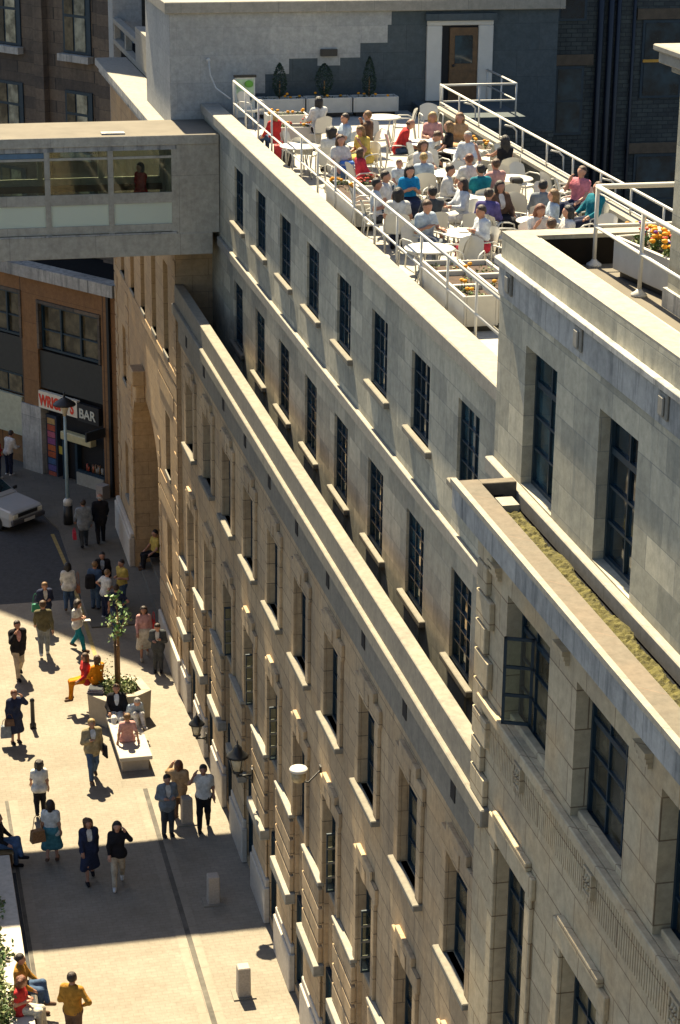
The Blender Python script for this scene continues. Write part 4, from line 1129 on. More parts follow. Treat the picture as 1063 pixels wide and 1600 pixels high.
# hexagonal planter with tree
hx = thing('street_planter', (5.95, 54.0, G), 'faceted concrete street planter with people resting on its rim', 'planter')
outer = [(-.88, -.22), (-.42, -.80), (.06, -.62), (.45, -.62), (.90, -.28), (.72, .62), (.1, .95), (-.6, .75)]
def ring(sc): return [(x*sc, y*sc) for x, y in outer]
m = MB()
o0, i0 = outer, ring(.70); n = len(outer)
for k in range(n):
    a, b = o0[k], o0[(k+1)%n]; c, d = i0[k], i0[(k+1)%n]
    m.hexa([(a[0]*.95,a[1]*.95,0),(b[0]*.95,b[1]*.95,0),(d[0],d[1],0),(c[0],c[1],0),(a[0],a[1],.84),(b[0],b[1],.84),(d[0],d[1],.84),(c[0],c[1],.84)])
m.build('rim', M_CONC if 0 else plain('planter_concrete', (.30, .26, .205), .85, .12, 4, bump=.15), hx, loc=(0,0,0), bevel=.01)
m = MB(); m.prism([(x, y) for x, y in ring(.70)], .05, .76); m.build('soil', M_SOIL, hx, loc=(0,0,0))
m = MB()
for _ in range(900):
    a = rgp.uniform(0, 2*math.pi); r = .55*math.sqrt(rgp.random())
    m.leaf((5.95+r*math.cos(a), 54.05+r*math.sin(a)*.9, G+.8+abs(rgp.gauss(0, .12))), .10, rgp.choice((0, 1, 1)), rgp)
tag(m.build('ground_cover', [M_LEAF, M_LEAF_PALE]), kind='stuff', label='pale leafy ground cover filling the street planter', cat='plants')
tr = thing('young_tree', (5.98, 54.05, G+.76), 'slim young staked tree growing from the street planter', 'tree')
m = MB(); m.tube([(5.98, 54.05, G+.7), (5.99, 54.06, G+2.0), (6.0, 54.08, G+3.0)], [.055, .045, .02], 8)
m.tube([(5.99, 54.05, G+2.4), (5.8, 54.0, G+2.85)], [.015, .006], 5); m.tube([(6.0, 54.06, G+2.5), (6.25, 54.1, G+2.9)], [.015, .006], 5); m.tube([(6.0, 54.08, G+2.9), (5.98, 54.1, G+3.6)], [.018, .005], 5)
m.build('trunk', M_BARK, tr)
m = MB(); m.tube([(5.90, 54.0, G+.7), (5.90, 54.0, G+2.35)], .035, 7); m.box(5.87, 6.02, 53.98, 54.1, G+2.1, G+2.14); m.build('stake', M_TIMBER, tr)
m = MB()
blobs = [(5.82, 54.0, G+2.85, .16), (6.2, 54.1, G+2.95, .18), (5.98, 54.1, G+3.2, .22), (5.92, 54.05, G+3.55, .16), (6.1, 54.15, G+2.6, .16), (5.88, 53.95, G+2.5, .14)]
for bx, by, bz, brr in blobs:
    for _ in range(26):
        m.leaf((bx+rgp.gauss(0, brr*.7), by+rgp.gauss(0, brr*.7), bz+rgp.gauss(0, brr*.7)), .14, rgp.choice((0, 0, 1)), rgp)
for _ in range(60): m.leaf((5.7+rgp.gauss(0, .1), 54.1+rgp.gauss(0, .1), G+1.2+abs(rgp.gauss(0, .3))), .06, 1, rgp)
m.build('crown', [plain('fresh_leaf', (.10, .19, .05), .55, .4, 6), M_LEAF_PALE], tr)
# bench slab
t = thing('stone_bench', (5.98, 51.3, G), 'broad pale stone slab bench joined to the street planter', 'bench')
m = MB(); m.hexa([(5.55,50.38,G+.34),(6.42,50.38,G+.34),(6.36,53.2,G+.34),(5.5,53.2,G+.34),(5.55,50.38,G+.45),(6.42,50.38,G+.45),(6.36,53.2,G+.45),(5.5,53.2,G+.45)]); m.build('slab', M_GRAN if 0 else plain('pale_bench_stone', (.38, .345, .29), .8, .08, 6), t, bevel=.012)
m = MB(); m.box(5.62, 6.33, 50.5, 53.1, G, G+.34); m.build('support', plain('planter_concrete', (.30, .26, .205)), t)
# raised bed at lower left
t = thing('raised_bed', (1.5, 40, G), 'pale stone edged raised bed at the lower left of the street', 'raised bed')
m = MB(); m.box(1.86, 2.28, 20, 45.6, G, G+.48, 0); m.box(1.80, 2.32, 20, 45.62, G+.44, G+.50, 0); m.box(-1, 1.8, 45.2, 45.6, G, G+.48); m.build('kerb', M_PLINTH, t, bevel=.01)
m = MB(); m.box(-1, 1.86, 20, 45.2, G, G+.36); m.build('soil', M_SOIL, t)
m = MB()
for _ in range(5200):
    y = rgp.uniform(36, 44.4); x = rgp.uniform(1.2, 1.88+.16*math.sin(y*3.1)+.08*math.sin(y*7.7))
    m.leaf((x, y, G+.40+abs(rgp.gauss(0, .14))*(1.2+.6*math.sin(y*2.3))), .12, rgp.choice((0, 0, 1, 1)), rgp)
tag(m.build('hedge', [M_LEAF, M_LEAF_PALE]), 'light green leafy hedge filling the raised bed', 'hedge')
t = thing('stool', (2.12, 46.1, G), 'brown box seat under the dark seated person at the left edge', 'seat')
m = MB(); m.box(1.75, 2.4, 45.75, 46.45, G+.05, G+.44); m.build('box', M_TIMBER, t, bevel=.02)
m = MB(); m.box(1.72, 2.43, 45.72, 46.48, G+.44, G+.48); m.build('lid', plain('stool_brown', (.16, .10, .04), .6), t, bevel=.01)

# ================================================================== car
def make_car(x, y, face, label):
    t = thing('parked_car', (x, y, G), label, 'car', rot=R_(face))
    P = plain('silver_car_paint', (.30, .32, .33), .25, .03, 2, spec=.6)
    def loft(st, mi=0, mb=None):
        mb = mb or MB()
        rings = []
        for yy, z0, z1, w0, w1 in st:   # y, bottom, top, half widths
            rings.append([(-w0, yy, z0), (-w0*1.0, yy, z0+(z1-z0)*.55), (-w1, yy, z1-.03), (-w1+.08, yy, z1), (w1-.08, yy, z1), (w1, yy, z1-.03), (w0, yy, z0+(z1-z0)*.55), (w0, yy, z0)])
        for a, b in zip(rings, rings[1:]):
            for k in range(8): mb.quad([a[k], b[k], b[(k+1)%8], a[(k+1)%8]], mi)
        mb.quad(rings[0][::-1], mi); mb.quad(rings[-1], mi)
        return mb
    loft([(0, .30, .70, .74, .72), (.12, .24, .76, .80, .76), (.6, .22, .83, .82, .77), (1.25, .22, .90, .83, .78), (3.2, .22, .92, .83, .78), (3.75, .26, .90, .80, .75)]).build('body', P, t, loc=(0,0,0), bevel=.02)
    loft([(1.22, .88, .93, .76, .74), (1.85, .88, 1.36, .74, .60), (2.4, .88, 1.40, .74, .60), (3.2, .88, 1.36, .74, .60), (3.72, .88, .95, .72, .7)]).build('cabin', P, t, loc=(0,0,0), bevel=.02)
    def pane(q):
        m = MB(); m.quad(q); m.build('window', M_GLASS, t, loc=(0,0,0))
    pane([(-.66,1.29,.975),(.66,1.29,.975),(.55,1.80,1.345),(-.55,1.80,1.345)])
    for s in (-1, 1):
        for a, b in ((1.55, 2.35), (2.42, 3.25)):
            pane([(s*.755,a,.96),(s*.755,b,.96),(s*.655,b-.05,1.31),(s*.655,max(a, 1.85)+.02,1.31)])
        m = MB(); m.box(s*.60-.11, s*.60+.11, -.03, .03, .52, .66); m.build('headlight', plain('headlight_glass', (.6, .6, .5), .1), t, loc=(0,0,0), bevel=.01)
        m = MB(); m.box(min(s*.84, s*1.0), max(s*.84, s*1.0), 1.42, 1.52, .92, 1.04); m.build('mirror', M_BLACK, t, loc=(0,0,0), bevel=.02)
        for yy in (.72, 3.05):
            m = MB(); m.tube([(s*.70, yy, .29), (s*.835, yy, .29)], .29, 20); w = m.build('wheel', M_BLACK, t, loc=(0,0,0))
            m = MB(); m.tube([(s*.835, yy, .29), (s*.845, yy, .29)], .17, 16); m.build('rim', plain('wheel_steel', (.4, .4, .4), .4), w, loc=(0,0,0))
    m = MB(); m.box(-.48, .48, -.02, .02, .54, .66); m.build('grille', M_BLACK, t, loc=(0,0,0))
    m = MB(); m.box(-.80, .80, -.09, .06, .30, .47); m.build('bumper', plain('bumper_grey', (.05, .05, .055), .6), t, loc=(0,0,0), bevel=.03)
    m = MB(); m.box(-.26, .26, -.10, -.09, .33, .44); m.build('number_plate', M_WHITE, t, loc=(0,0,0))
make_car(4.72, 69.95, 41.7, 'silver hatchback car parked nose out at the left edge in shade')

# ================================================================== people
def surfnet(prims, h, k=0.02, clip=None):
    """smooth union of tapered capsules (a, b, ra, rb) meshed with surface nets"""
    A = np.array([p[0] for p in prims], float); B = np.array([p[1] for p in prims], float)
    ra = np.array([p[2] for p in prims]); rb = np.array([p[3] for p in prims])
    rm = max(ra.max(), rb.max())
    lo = np.minimum(A, B).min(0) - rm - 2*h; hi = np.maximum(A, B).max(0) + rm + 2*h
    n = np.ceil((hi-lo)/h).astype(int)+1
    ax = [lo[i]+h*np.arange(n[i]) for i in range(3)]
    P = np.stack(np.meshgrid(*ax, indexing='ij'), -1)
    acc = np.zeros(n)
    for i in range(len(prims)):
        ba = B[i]-A[i]; L = max(1e-9, ba@ba)
        R = max(ra[i], rb[i])+6*k+h
        l0 = np.maximum(0, np.floor((np.minimum(A[i], B[i])-R-lo)/h).astype(int)); l1 = np.minimum(n, np.ceil((np.maximum(A[i], B[i])+R-lo)/h).astype(int)+1)
        sl = tuple(slice(a, b) for a, b in zip(l0, l1))
        pa = P[sl]-A[i]
        t = np.clip((pa@ba)/L, 0, 1)
        d = np.linalg.norm(pa-t[..., None]*ba, axis=-1)-(ra[i]+(rb[i]-ra[i])*t)
        acc[sl] += np.exp(np.clip(-d/k, -60, 60))
    g = -k*np.log(acc+1e-12)
    if clip is not None: g = np.maximum(g, clip(P))
    s = g < 0
    nx, ny, nz = n
    cnt = np.zeros((nx-1, ny-1, nz-1)); pos = np.zeros((nx-1, ny-1, nz-1, 3))
    offs = {0: [(0,0),(0,1),(1,0),(1,1)]}
    for a in range(3):
        sa = [slice(None)]*3; sb = [slice(None)]*3; sa[a] = slice(None, -1); sb[a] = slice(1, None)
        m = s[tuple(sa)] != s[tuple(sb)]
        g0 = g[tuple(sa)]; g1 = g[tuple(sb)]
        t = np.where(m, g0/np.where(np.abs(g0-g1) < 1e-12, 1, g0-g1), 0)
        pt = P[tuple(sa)].copy(); pt[..., a] += t*h
        o = [i for i in range(3) if i != a]
        for d0 in (0, 1):
            for d1 in (0, 1):
                sl = [slice(None)]*3
                sl[o[0]] = slice(d0, d0+n[o[0]]-1); sl[o[1]] = slice(d1, d1+n[o[1]]-1)
                mm = m[tuple(sl)]
                cnt += mm; pos += np.where(mm[..., None], pt[tuple(sl)], 0)
    act = cnt > 0
    idx = -np.ones(act.shape, int); idx[act] = np.arange(act.sum())
    V = pos[act]/cnt[act][:, None]
    F = []
    for a in range(3):
        sa = [slice(None)]*3; sb = [slice(None)]*3; sa[a] = slice(None, -1); sb[a] = slice(1, None)
        m = s[tuple(sa)] != s[tuple(sb)]
        o = [i for i in range(3) if i != a]
        I = np.argwhere(m)
        I = I[(I[:, o[0]] > 0) & (I[:, o[1]] > 0) & (I[:, o[0]] < n[o[0]]-1) & (I[:, o[1]] < n[o[1]]-1)]
        if not len(I): continue
        def at(d0, d1):
            J = I.copy(); J[:, o[0]] -= d0; J[:, o[1]] -= d1
            return idx[J[:, 0], J[:, 1], J[:, 2]]
        q = np.stack([at(1, 1), at(0, 1), at(0, 0), at(1, 0)], 1)
        fl = s[tuple(sa)][I[:, 0], I[:, 1], I[:, 2]]
        if a == 1: fl = ~fl
        q[~fl] = q[~fl][:, ::-1]
        F += q.tolist()
    return V, F

PALETTE = dict(white=(.50,.49,.46), cream=(.44,.40,.32), paleblue=(.30,.36,.42), denim=(.05,.085,.15), navy=(.018,.024,.05), black=(.012,.012,.015), red=(.40,.03,.028), maroon=(.36,.03,.05),
    yellow=(.45,.33,.08), mustard=(.30,.15,.025), orange=(.58,.19,.008), tan=(.36,.23,.12), brown=(.10,.06,.04), teal=(.01,.13,.17), blue=(.01,.17,.36), purple=(.07,.06,.17), pink=(.42,.23,.21),
    rose=(.50,.17,.20), grey=(.16,.18,.20), dgrey=(.05,.055,.06), beige=(.36,.30,.22), khaki=(.24,.20,.12), olive=(.10,.09,.05), tealskirt=(.05,.16,.19), bwhite=(.46,.49,.51))
HAIRC = dict(black=(.010,.008,.008), dark=(.025,.015,.010), brown=(.07,.035,.016), red=(.13,.045,.02), light=(.17,.095,.038), blond=(.30,.20,.075), grey=(.30,.28,.25))
SKINC = ((.36,.185,.12), (.40,.21,.14), (.31,.155,.10))
def cloth(c): return plain('cloth_'+c, PALETTE[c], .9, .3, 9, spec=.15, bump=.9, bsc=1.6)
def hairm(c): return plain('hair_'+c, HAIRC[c], .5, .55, 26, bump=.8, bsc=2)
def skinm(i): return plain('skin_'+'abc'[i], SKINC[i], .55, .06, 12)
M_EYE = plain('eye_dark', (.02,.015,.012), .3); M_LIP = plain('lip', (.36,.12,.10), .5)
def np3(*a): return np.array(a, float)
def make_person(label, x, y, z0, face, pose='stand', arms=('down', 'down'), top=('white', 'short'), bottom=('trousers', 'denim'), hair=('short', 'dark'), shoes='black', h=1.70, lean=0.0, turn=0.0, nod=0.0, stride=.0, fem=False, jacket=None, seat_h=.45, knees=1.0, group=None):
    s = h/1.70
    V = lambda *a: np3(*a)*s
    sw = .165 if fem else .185; hw = .09
    if pose in ('stand', 'walk'):
        pel = V(0, 0, .92)
        st = .0 if pose == 'stand' else (stride or .26)
        hips = [pel+V(-hw, 0, -.04), pel+V(hw, 0, -.04)]
        knees_ = [V(-hw-.005, -.02-st*.62, .49), V(hw+.005, -.03+st*.25, .48)]
        ank = [V(-hw-.01, -st, .085), V(hw+.01, st*.95, .085+(.09 if st else 0))]
        toe = [a+V(0, -.15, -.035) for a in ank]
        if st: toe[1] = ank[1]+V(0, -.12, -.085)
    else:
        sh = seat_h/s
        pel = V(0, .02, sh+.11)
        hips = [pel+V(-hw, -.02, -.02), pel+V(hw, -.02, -.02)]
        kx = .10 if not fem else .075
        if pose == 'sit':
            knees_ = [V(-kx*knees, -.42, sh+.08), V(kx*knees, -.44, sh+.09)]
            ank = [V(-kx*knees, -.42, .085), V(kx*knees, -.50, .085)]
        elif pose == 'cross':
            knees_ = [V(-kx, -.42, sh+.08), V(kx-.05, -.44, sh+.20)]
            ank = [V(-kx, -.42, .085), V(-kx-.08, -.58, sh-.14)]
        elif pose == 'legsout':
            knees_ = [V(-kx, -.42, sh+.10), V(kx, -.43, sh+.09)]
            ank = [V(-kx, -.80, .12), V(kx, -.84, .16)]
        else:   # 'ground': knees drawn up
            knees_ = [V(-kx, -.40, sh+.34), V(kx, -.42, sh+.30)]
            ank = [V(-kx, -.52, sh-.02), V(kx, -.56, sh-.02)]
        toe = [a+V(0, -.15, -.035) for a in ank]
    cl, sl_ = math.cos(lean), math.sin(lean)
    ct, stn = math.cos(turn), math.sin(turn)
    def tor(dx, dy, dz):
        """a point of the torso frame, leaning forward about the pelvis and turned about its axis"""
        X = dx*ct-dy*stn; Y = dx*stn+dy*ct
        return pel + V(X, Y*cl-dz*sl_, dz*cl+Y*sl_)
    chest = tor(0, .0, .34); neck0 = tor(0, .01, .50); 
    SH = [tor(-sw, .01, .455), tor(sw, .01, .455)]
    hd = tor(0, -.02-.05*nod, .675-.02*nod)
    body = []; sleeves = {0: [], 1: []}
    arm = []
    for i, sg in enumerate((-1, 1)):
        D = lambda a, b, c: (tor(a, b, c)-tor(0, 0, 0))
        ap = arms[i]
        if ap == 'down': e = SH[i]+D(.05*sg, .03, -.28); w = e+D(.02*sg, -.05, -.25)
        elif ap == 'swing': e = SH[i]+D(.05*sg, -.10, -.26); w = e+D(-.01*sg, -.14, -.20)
        elif ap == 'swingback': e = SH[i]+D(.05*sg, .12, -.26); w = e+D(.02*sg, .04, -.25)
        elif ap == 'bent': e = SH[i]+D(.06*sg, .04, -.27); w = e+D(-.13*sg, -.21, .03)
        elif ap == 'table': e = SH[i]+D(.06*sg, -.12, -.24); w = e+D(-.08*sg, -.24, .02)
        elif ap == 'face': e = SH[i]+D(.07*sg, -.19, -.19); w = e+D(-.12*sg, -.03, .24)
        elif ap == 'hip': e = SH[i]+D(.20*sg, .07, -.20); w = e+D(-.15*sg, -.12, -.15)
        elif ap == 'prop': e = SH[i]+D(.09*sg, .14, -.23); w = e+D(.04*sg, .06, -.25)
        elif ap == 'up': e = SH[i]+D(.12*sg, -.10, .20); w = e+D(-.06*sg, -.06, .24)
        elif ap == 'hair': e = SH[i]+D(.15*sg, -.15, -.08); w = e+D(-.13*sg, .0, .24)
        elif ap == 'chest': e = SH[i]+D(.07*sg, -.03, -.27); w = e+D(-.16*sg, -.20, .12)
        elif ap == 'reach': e = SH[i]+D(.03*sg, -.24, -.14); w = e+D(-.03*sg, -.24, -.04)
        else: e = SH[i]+D(.08*sg, -.10, -.26); w = e+D(-.05*sg, -.20, -.14)   # 'lap'
        arm.append((e, w))
    f = .92 if fem else 1.0
    torso = [(tor(-.07, 0, -.02), tor(.07, 0, -.02), .125*s, .125*s), (tor(-.055*f, 0, .08), tor(-.085*f, 0, .36), .098*s*f, .105*s*f), (tor(.055*f, 0, .08), tor(.085*f, 0, .36), .098*s*f, .105*s*f),
             (SH[0]+(tor(.03,0,0)-tor(0,0,0)), SH[1]-(tor(.03,0,0)-tor(0,0,0)), .07*s, .07*s), (chest, neck0, .10*s, .058*s)]
    if fem: torso += [(tor(-.075, -.075, .32), tor(-.07, -.085, .31), .055*s, .05*s), (tor(.075, -.075, .32), tor(.07, -.085, .31), .055*s, .05*s), (tor(-.10, .0, -.06), tor(.10, 0, -.06), .115*s, .115*s)]
    legs = []
    for i in (0, 1):
        legs += [(hips[i], knees_[i], .088*s, .058*s), (knees_[i], ank[i], .056*s, .036*s)]
    foot = [(ank[i]+V(0, .035, -.03), toe[i], .042*s, .032*s) for i in (0, 1)]
    arms_ = []
    for i in (0, 1):
        arms_ += [(SH[i], arm[i][0], .049*s, .038*s), (arm[i][0], arm[i][1], .037*s, .026*s)]
    hu = (tor(0, 0, 1)-tor(0, 0, 0)); hu = hu/np.linalg.norm(hu)
    ff = (tor(0, -1, 0)-tor(0, 0, 0)); ff = ff/np.linalg.norm(ff); ff = ff*math.cos(.5*nod)-hu*math.sin(.5*nod); hu2 = hu*math.cos(.5*nod)+ff*math.sin(.5*nod)*.5; hu2 /= np.linalg.norm(hu2)
    rr_ = np.cross(ff, hu2)
    Hd = lambda a, b, c: hd + (rr_*a+ff*b+hu2*c)*s*.95
    head = [(Hd(0, -.015, .03), Hd(0, -.01, .035), .090*s, .090*s), (Hd(0, .015, .0), Hd(0, .03, -.065), .076*s, .052*s), (neck0, Hd(0, -.02, -.07), .052*s, .048*s),
            (Hd(0, .085, .0), Hd(0, .108, -.02), .012*s, .017*s), (Hd(-.083, -.005, .0), Hd(-.085, -.008, -.02), .018*s, .014*s), (Hd(.083, -.005, .0), Hd(.085, -.008, -.02), .018*s, .014*s)]
    palms = []
    mbh = MB()
    for i, sg in enumerate((-1, 1)):
        e, w = arm[i]
        d = (w-e)/np.linalg.norm(w-e)
        side = np.cross(d, np3(0, 0, 1)); 
        if np.linalg.norm(side) < .25: side = np3(0, 1, 0)-d*d[1]
        side /= np.linalg.norm(side); pn = np.cross(side, d)
        pc = w+d*.075*s
        palms += [(w, pc-side*.018*s, .026*s, .022*s), (w, pc+side*.018*s, .026*s, .022*s)]
        for q, ln in zip((-.03, -.01, .01, .03), (.066, .078, .072, .054)):
            b0 = pc+side*q*s; k1 = b0+d*ln*.5*s; k2 = k1+(d*.8-pn*.6)*ln*.3*s; k3 = k2+(d*.4-pn*.9)*ln*.25*s
            mbh.tube([b0, k1, k2, k3], [.0095*s, .009*s, .0085*s, .006*s], 5)
        t0 = w+d*.03*s-side*.02*s*sg; mbh.tube([t0, t0-side*.03*s*sg+d*.03*s, t0-side*.035*s*sg+d*.06*s], [.012*s, .011*s, .008*s], 5)
    infl = lambda pr, r: [(a, b, ra_+r, rb_+r) for a, b, ra_, rb_ in pr]
    Vb, Fb = surfnet(torso+legs+foot+arms_+head+palms, .026*s, .016)
    me = bpy.data.meshes.new('person')
    nv = len(Vb)
    for sx in (-1, 1): mbh.ball(tuple(Hd(sx*.034, .083, .018)), .013*s, 1, 6, 4)
    mbh.tube([tuple(Hd(-.024, .083, -.055)), tuple(Hd(0, .090, -.055)), tuple(Hd(.024, .083, -.055))], .008*s, 5, 2)
    me.from_pydata(Vb.tolist()+[tuple(v) for v in mbh.v], [], [tuple(q) for q in Fb]+[tuple(i+nv for i in q) for q in mbh.f])
    for mm in (skinm(hash(label) % 3 if False else len(label) % 3), M_EYE, M_LIP): me.materials.append(mm)
    me.polygons.foreach_set('material_index', [0]*len(Fb)+mbh.mi)
    me.polygons.foreach_set('use_smooth', [True]*len(me.polygons))
    o = bpy.data.objects.new('person', me); COL.objects.link(o)
    o.location = (x, y, z0); o.rotation_euler.z = R_(face)
    tag(o, label, 'person', group)
    def child(name, prims, mat, vox=.028, k=.018, clip=None):
        Vc, Fc = surfnet(prims, vox*s, k, clip)
        mc = bpy.data.meshes.new(name); mc.from_pydata(Vc.tolist(), [], Fc); mc.materials.append(mat)
        mc.polygons.foreach_set('use_smooth', [True]*len(Fc))
        oc = bpy.data.objects.new(name, mc); COL.objects.link(oc); oc.parent = o
        return oc
    # upper garment
    tc, sl = top
    tp = infl(torso, .018*s)
    for i in (0, 1):
        e, w = arm[i]
        if sl == 'long': tp += [(SH[i], e, .064*s, .055*s), (e, w-(w-e)*.06, .054*s, .041*s)]
        elif sl == 'short': tp += [(SH[i], SH[i]+(e-SH[i])*.62, .066*s, .058*s)]
    child('shirt', tp, cloth(tc))
    if jacket:
        jp = infl(torso, .034*s)+[(tor(-.06, .02, .0), tor(-.07, .02, -.16), .135*s, .125*s), (tor(.06, .02, .0), tor(.07, .02, -.16), .135*s, .125*s)] if pose in ('stand', 'walk') else infl(torso, .034*s)
        for i in (0, 1):
            e, w = arm[i]; jp += [(SH[i], e, .078*s, .066*s), (e, w-(w-e)*.08, .064*s, .050*s)]
        fo, fd = tor(0, 0, 0), ff
        # open front: a wedge is cut away over the breastbone
        a0 = tor(0, -.40, .46); a1 = tor(0, -.40, -.1)
        def cutf(P, c0=tor(0, -.11, .50), c1=tor(0, -.19, .06)):
            ba = c1-c0; t = np.clip(((P-c0)@ba)/(ba@ba), 0, 1); d = np.linalg.norm(P-c0-t[..., None]*ba, axis=-1)
            return (.075*s*(1-.55*t))-d
        child('jacket', jp, cloth(jacket), clip=cutf)
    kind, bc = bottom
    if kind == 'trousers':
        lp = [(tor(-.07, 0, -.02), tor(.07, 0, -.02), .140*s, .140*s)]
        for i in (0, 1):
            lp += [(hips[i], knees_[i], .104*s, .077*s), (knees_[i], ank[i]+(knees_[i]-ank[i])*.04, .076*s, .062*s)]
        child('trousers', lp, cloth(bc))
    elif kind == 'shorts':
        lp = [(tor(-.07, 0, -.02), tor(.07, 0, -.02), .140*s, .140*s)]
        for i in (0, 1): lp += [(hips[i], hips[i]+(knees_[i]-hips[i])*.75, .106*s, .086*s)]
        child('shorts', lp, cloth(bc))
    else:
        lp = [(tor(-.07, 0, .0), tor(.07, 0, .0), .138*s, .138*s)]
        if pose in ('stand', 'walk'):
            kz = V(0, 0, .44)
            for q in np.linspace(-1, 1, 5):
                kk = (knees_[0]*(1-q)/2+knees_[1]*(1+q)/2); kk = kk+V(.09*q, 0, -.06)
                lp.append((pel+V(.06*q, 0, -.03), kk, .120*s, .088*s))
        else:
            for q in np.linspace(-.4, 1.4, 5):
                kk = knees_[0]*(1-q)+knees_[1]*q
                lp.append((hips[0]*(1-q)+hips[1]*q, kk+V(0, -.02, 0), .112*s, .085*s))
            for i in (0, 1): lp.append((knees_[i], knees_[i]+(ank[i]-knees_[i])*.35, .085*s, .09*s))
        child('skirt', lp, cloth(bc), k=.03)
    sh_ = MB()
    child('shoes', infl(foot, .012*s), cloth(shoes), .022, .012)
    hk, hc = hair
    Hp = lambda *a: Hd(*a)
    hp = [(Hp(0, -.022, .05), Hp(0, -.03, .03), .100*s, .098*s)]
    if hk == 'bald': hp = [(Hp(-.06, -.03, .0), Hp(-.03, -.07, .0), .045*s, .05*s), (Hp(.06, -.03, .0), Hp(.03, -.07, .0), .045*s, .05*s), (Hp(0, -.07, .01), Hp(0, -.07, -.02), .05*s, .05*s)]
    if hk in ('bob', 'long', 'curly'):
        hp += [(Hp(-.075, -.03, .02), Hp(-.085, -.03, -.10), .05*s, .045*s), (Hp(.075, -.03, .02), Hp(.085, -.03, -.10), .05*s, .045*s), (Hp(0, -.075, .02), Hp(0, -.085, -.12), .075*s, .065*s)]
    if hk == 'long':
        hp += [(Hp(-.06, -.07, -.08), Hp(-.07, -.08, -.24), .055*s, .04*s), (Hp(.06, -.07, -.08), Hp(.07, -.08, -.24), .055*s, .04*s), (Hp(0, -.09, -.1), Hp(0, -.10, -.27), .06*s, .045*s)]
    if hk == 'curly':
        rg_ = random.Random(len(label))
        for _ in range(16):
            a = rg_.uniform(0, 6.28); b = rg_.uniform(-.05, .1); hp.append((Hp(.1*math.cos(a), -.03+.09*math.sin(a) if math.sin(a) < .45 else -.0, b), Hp(.105*math.cos(a), -.03+.08*min(.3, math.sin(a)), b+.01), .034*s, .034*s))
    def cuth(P, c=Hp(0, .125, -.035)):
        return .102*s-np.linalg.norm((P-c), axis=-1)
    child('hair', hp, hairm(hc), .02, .012, cuth)
    return o
def held(name, label, cat, mat, x, y, z, dims, rot=0, strap=None):
    m = MB(); a, b, c = dims
    m.hexa([(-a/2,-b/2,0),(a/2,-b/2,0),(a/2,b/2,0),(-a/2,b/2,0),(-a*.42,-b*.4,c),(a*.42,-b*.4,c),(a*.42,b*.4,c),(-a*.42,b*.4,c)])
    if strap: m.tube([(-a*.35, 0, c-.01), (-a*.2, 0, c+strap*.8), (0, 0, c+strap), (a*.2, 0, c+strap*.8), (a*.35, 0, c-.01)], .012, 5)
    o = m.build(name, mat, None, loc=(x, y, z), rot=R_(rot), bevel=min(dims)*.2)
    return tag(o, label, cat)
P = make_person
# ---- street
P('woman in dark jacket reading, green bag at hip, at the far shade edge', 4.51, 60.6, G, 10, 'stand', ('bent', 'bent'), ('white', 'short'), ('trousers', 'tealskirt'), ('short', 'light'), 'black', 1.58, jacket='navy', nod=.5)
held('bag', 'green shoulder bag beside the reading woman in dark jacket', 'bag', cloth('tealskirt') if 0 else plain('green_canvas', (.02,.16,.10), .8), 4.22, 60.55, G+.68, (.26, .14, .24), 0, .35)
P('woman in white blouse and jeans walking away in shade, brown bag at side', 5.36, 62.0, G, 175, 'walk', ('down', 'swing'), ('white', 'long'), ('trousers', 'denim'), ('bob', 'black'), 'brown', 1.62, fem=True, stride=.14)
held('bag', 'brown handbag at the side of the white bloused woman walking away', 'bag', plain('brown_leather', (.20,.07,.03), .5), 5.66, 61.95, G+.66, (.12, .26, .24), 0, .45)
P('black haired man in dark jacket at the back of the shaded group', 6.52, 62.75, G, -5, 'stand', ('bent', 'down'), ('paleblue', 'long'), ('trousers', 'denim'), ('short', 'black'), 'black', 1.62, jacket='black')
P('youth in denim jacket with a black rucksack in the shaded group', 6.2, 62.0, G, 150, 'stand', ('bent', 'bent'), ('denim', 'long'), ('trousers', 'denim'), ('short', 'light'), 'black', 1.60)
held('rucksack', 'black rucksack on the back of the youth in denim', 'bag', cloth('black'), 6.02, 61.72, G+.85, (.34, .24, .46))
P('person in white T-shirt and dark shorts leaning in to the shaded group', 6.42, 61.2, G, 120, 'stand', ('bent', 'hip'), ('white', 'short'), ('trousers', 'navy'), ('short', 'light'), 'white', 1.60, lean=.15)
P('person in yellow T-shirt and blue jeans at the right of the shaded group', 7.03, 61.87, G, -60, 'stand', ('bent', 'bent'), ('yellow', 'short'), ('trousers', 'denim'), ('short', 'dark'), 'black', 1.66)
P('dark clothed person half hidden behind the young tree', 6.62, 59.9, G, 170, 'stand', ('hip', 'down'), ('navy', 'short'), ('trousers', 'denim'), ('short', 'dark'), 'brown', 1.60)
P('long haired woman in pink blouse and white skirt walking with a red bag', 7.2, 57.9, G, -5, 'walk', ('swing', 'down'), ('pink', 'long'), ('skirt', 'cream'), ('long', 'dark'), 'beige', 1.64, fem=True, stride=.2)
held('shoulder_bag', 'red shoulder bag of the woman in the white skirt', 'bag', cloth('red'), 7.5, 57.95, G+.9, (.10, .26, .26), 0, .3)
P('man in dark suit by the wall looking down at a paper', 7.46, 56.8, G, -15, 'stand', ('bent', 'chest'), ('white', 'long'), ('trousers', 'dgrey'), ('short', 'dark'), 'black', 1.55, jacket='dgrey', nod=1.0)
P('man in black jacket and cream trousers drinking as he walks, far left', 3.43, 57.2, G, 15, 'walk', ('face', 'swingback'), ('pink', 'long'), ('trousers', 'beige'), ('short', 'dark'), 'black', 1.76, jacket='black', stride=.22)
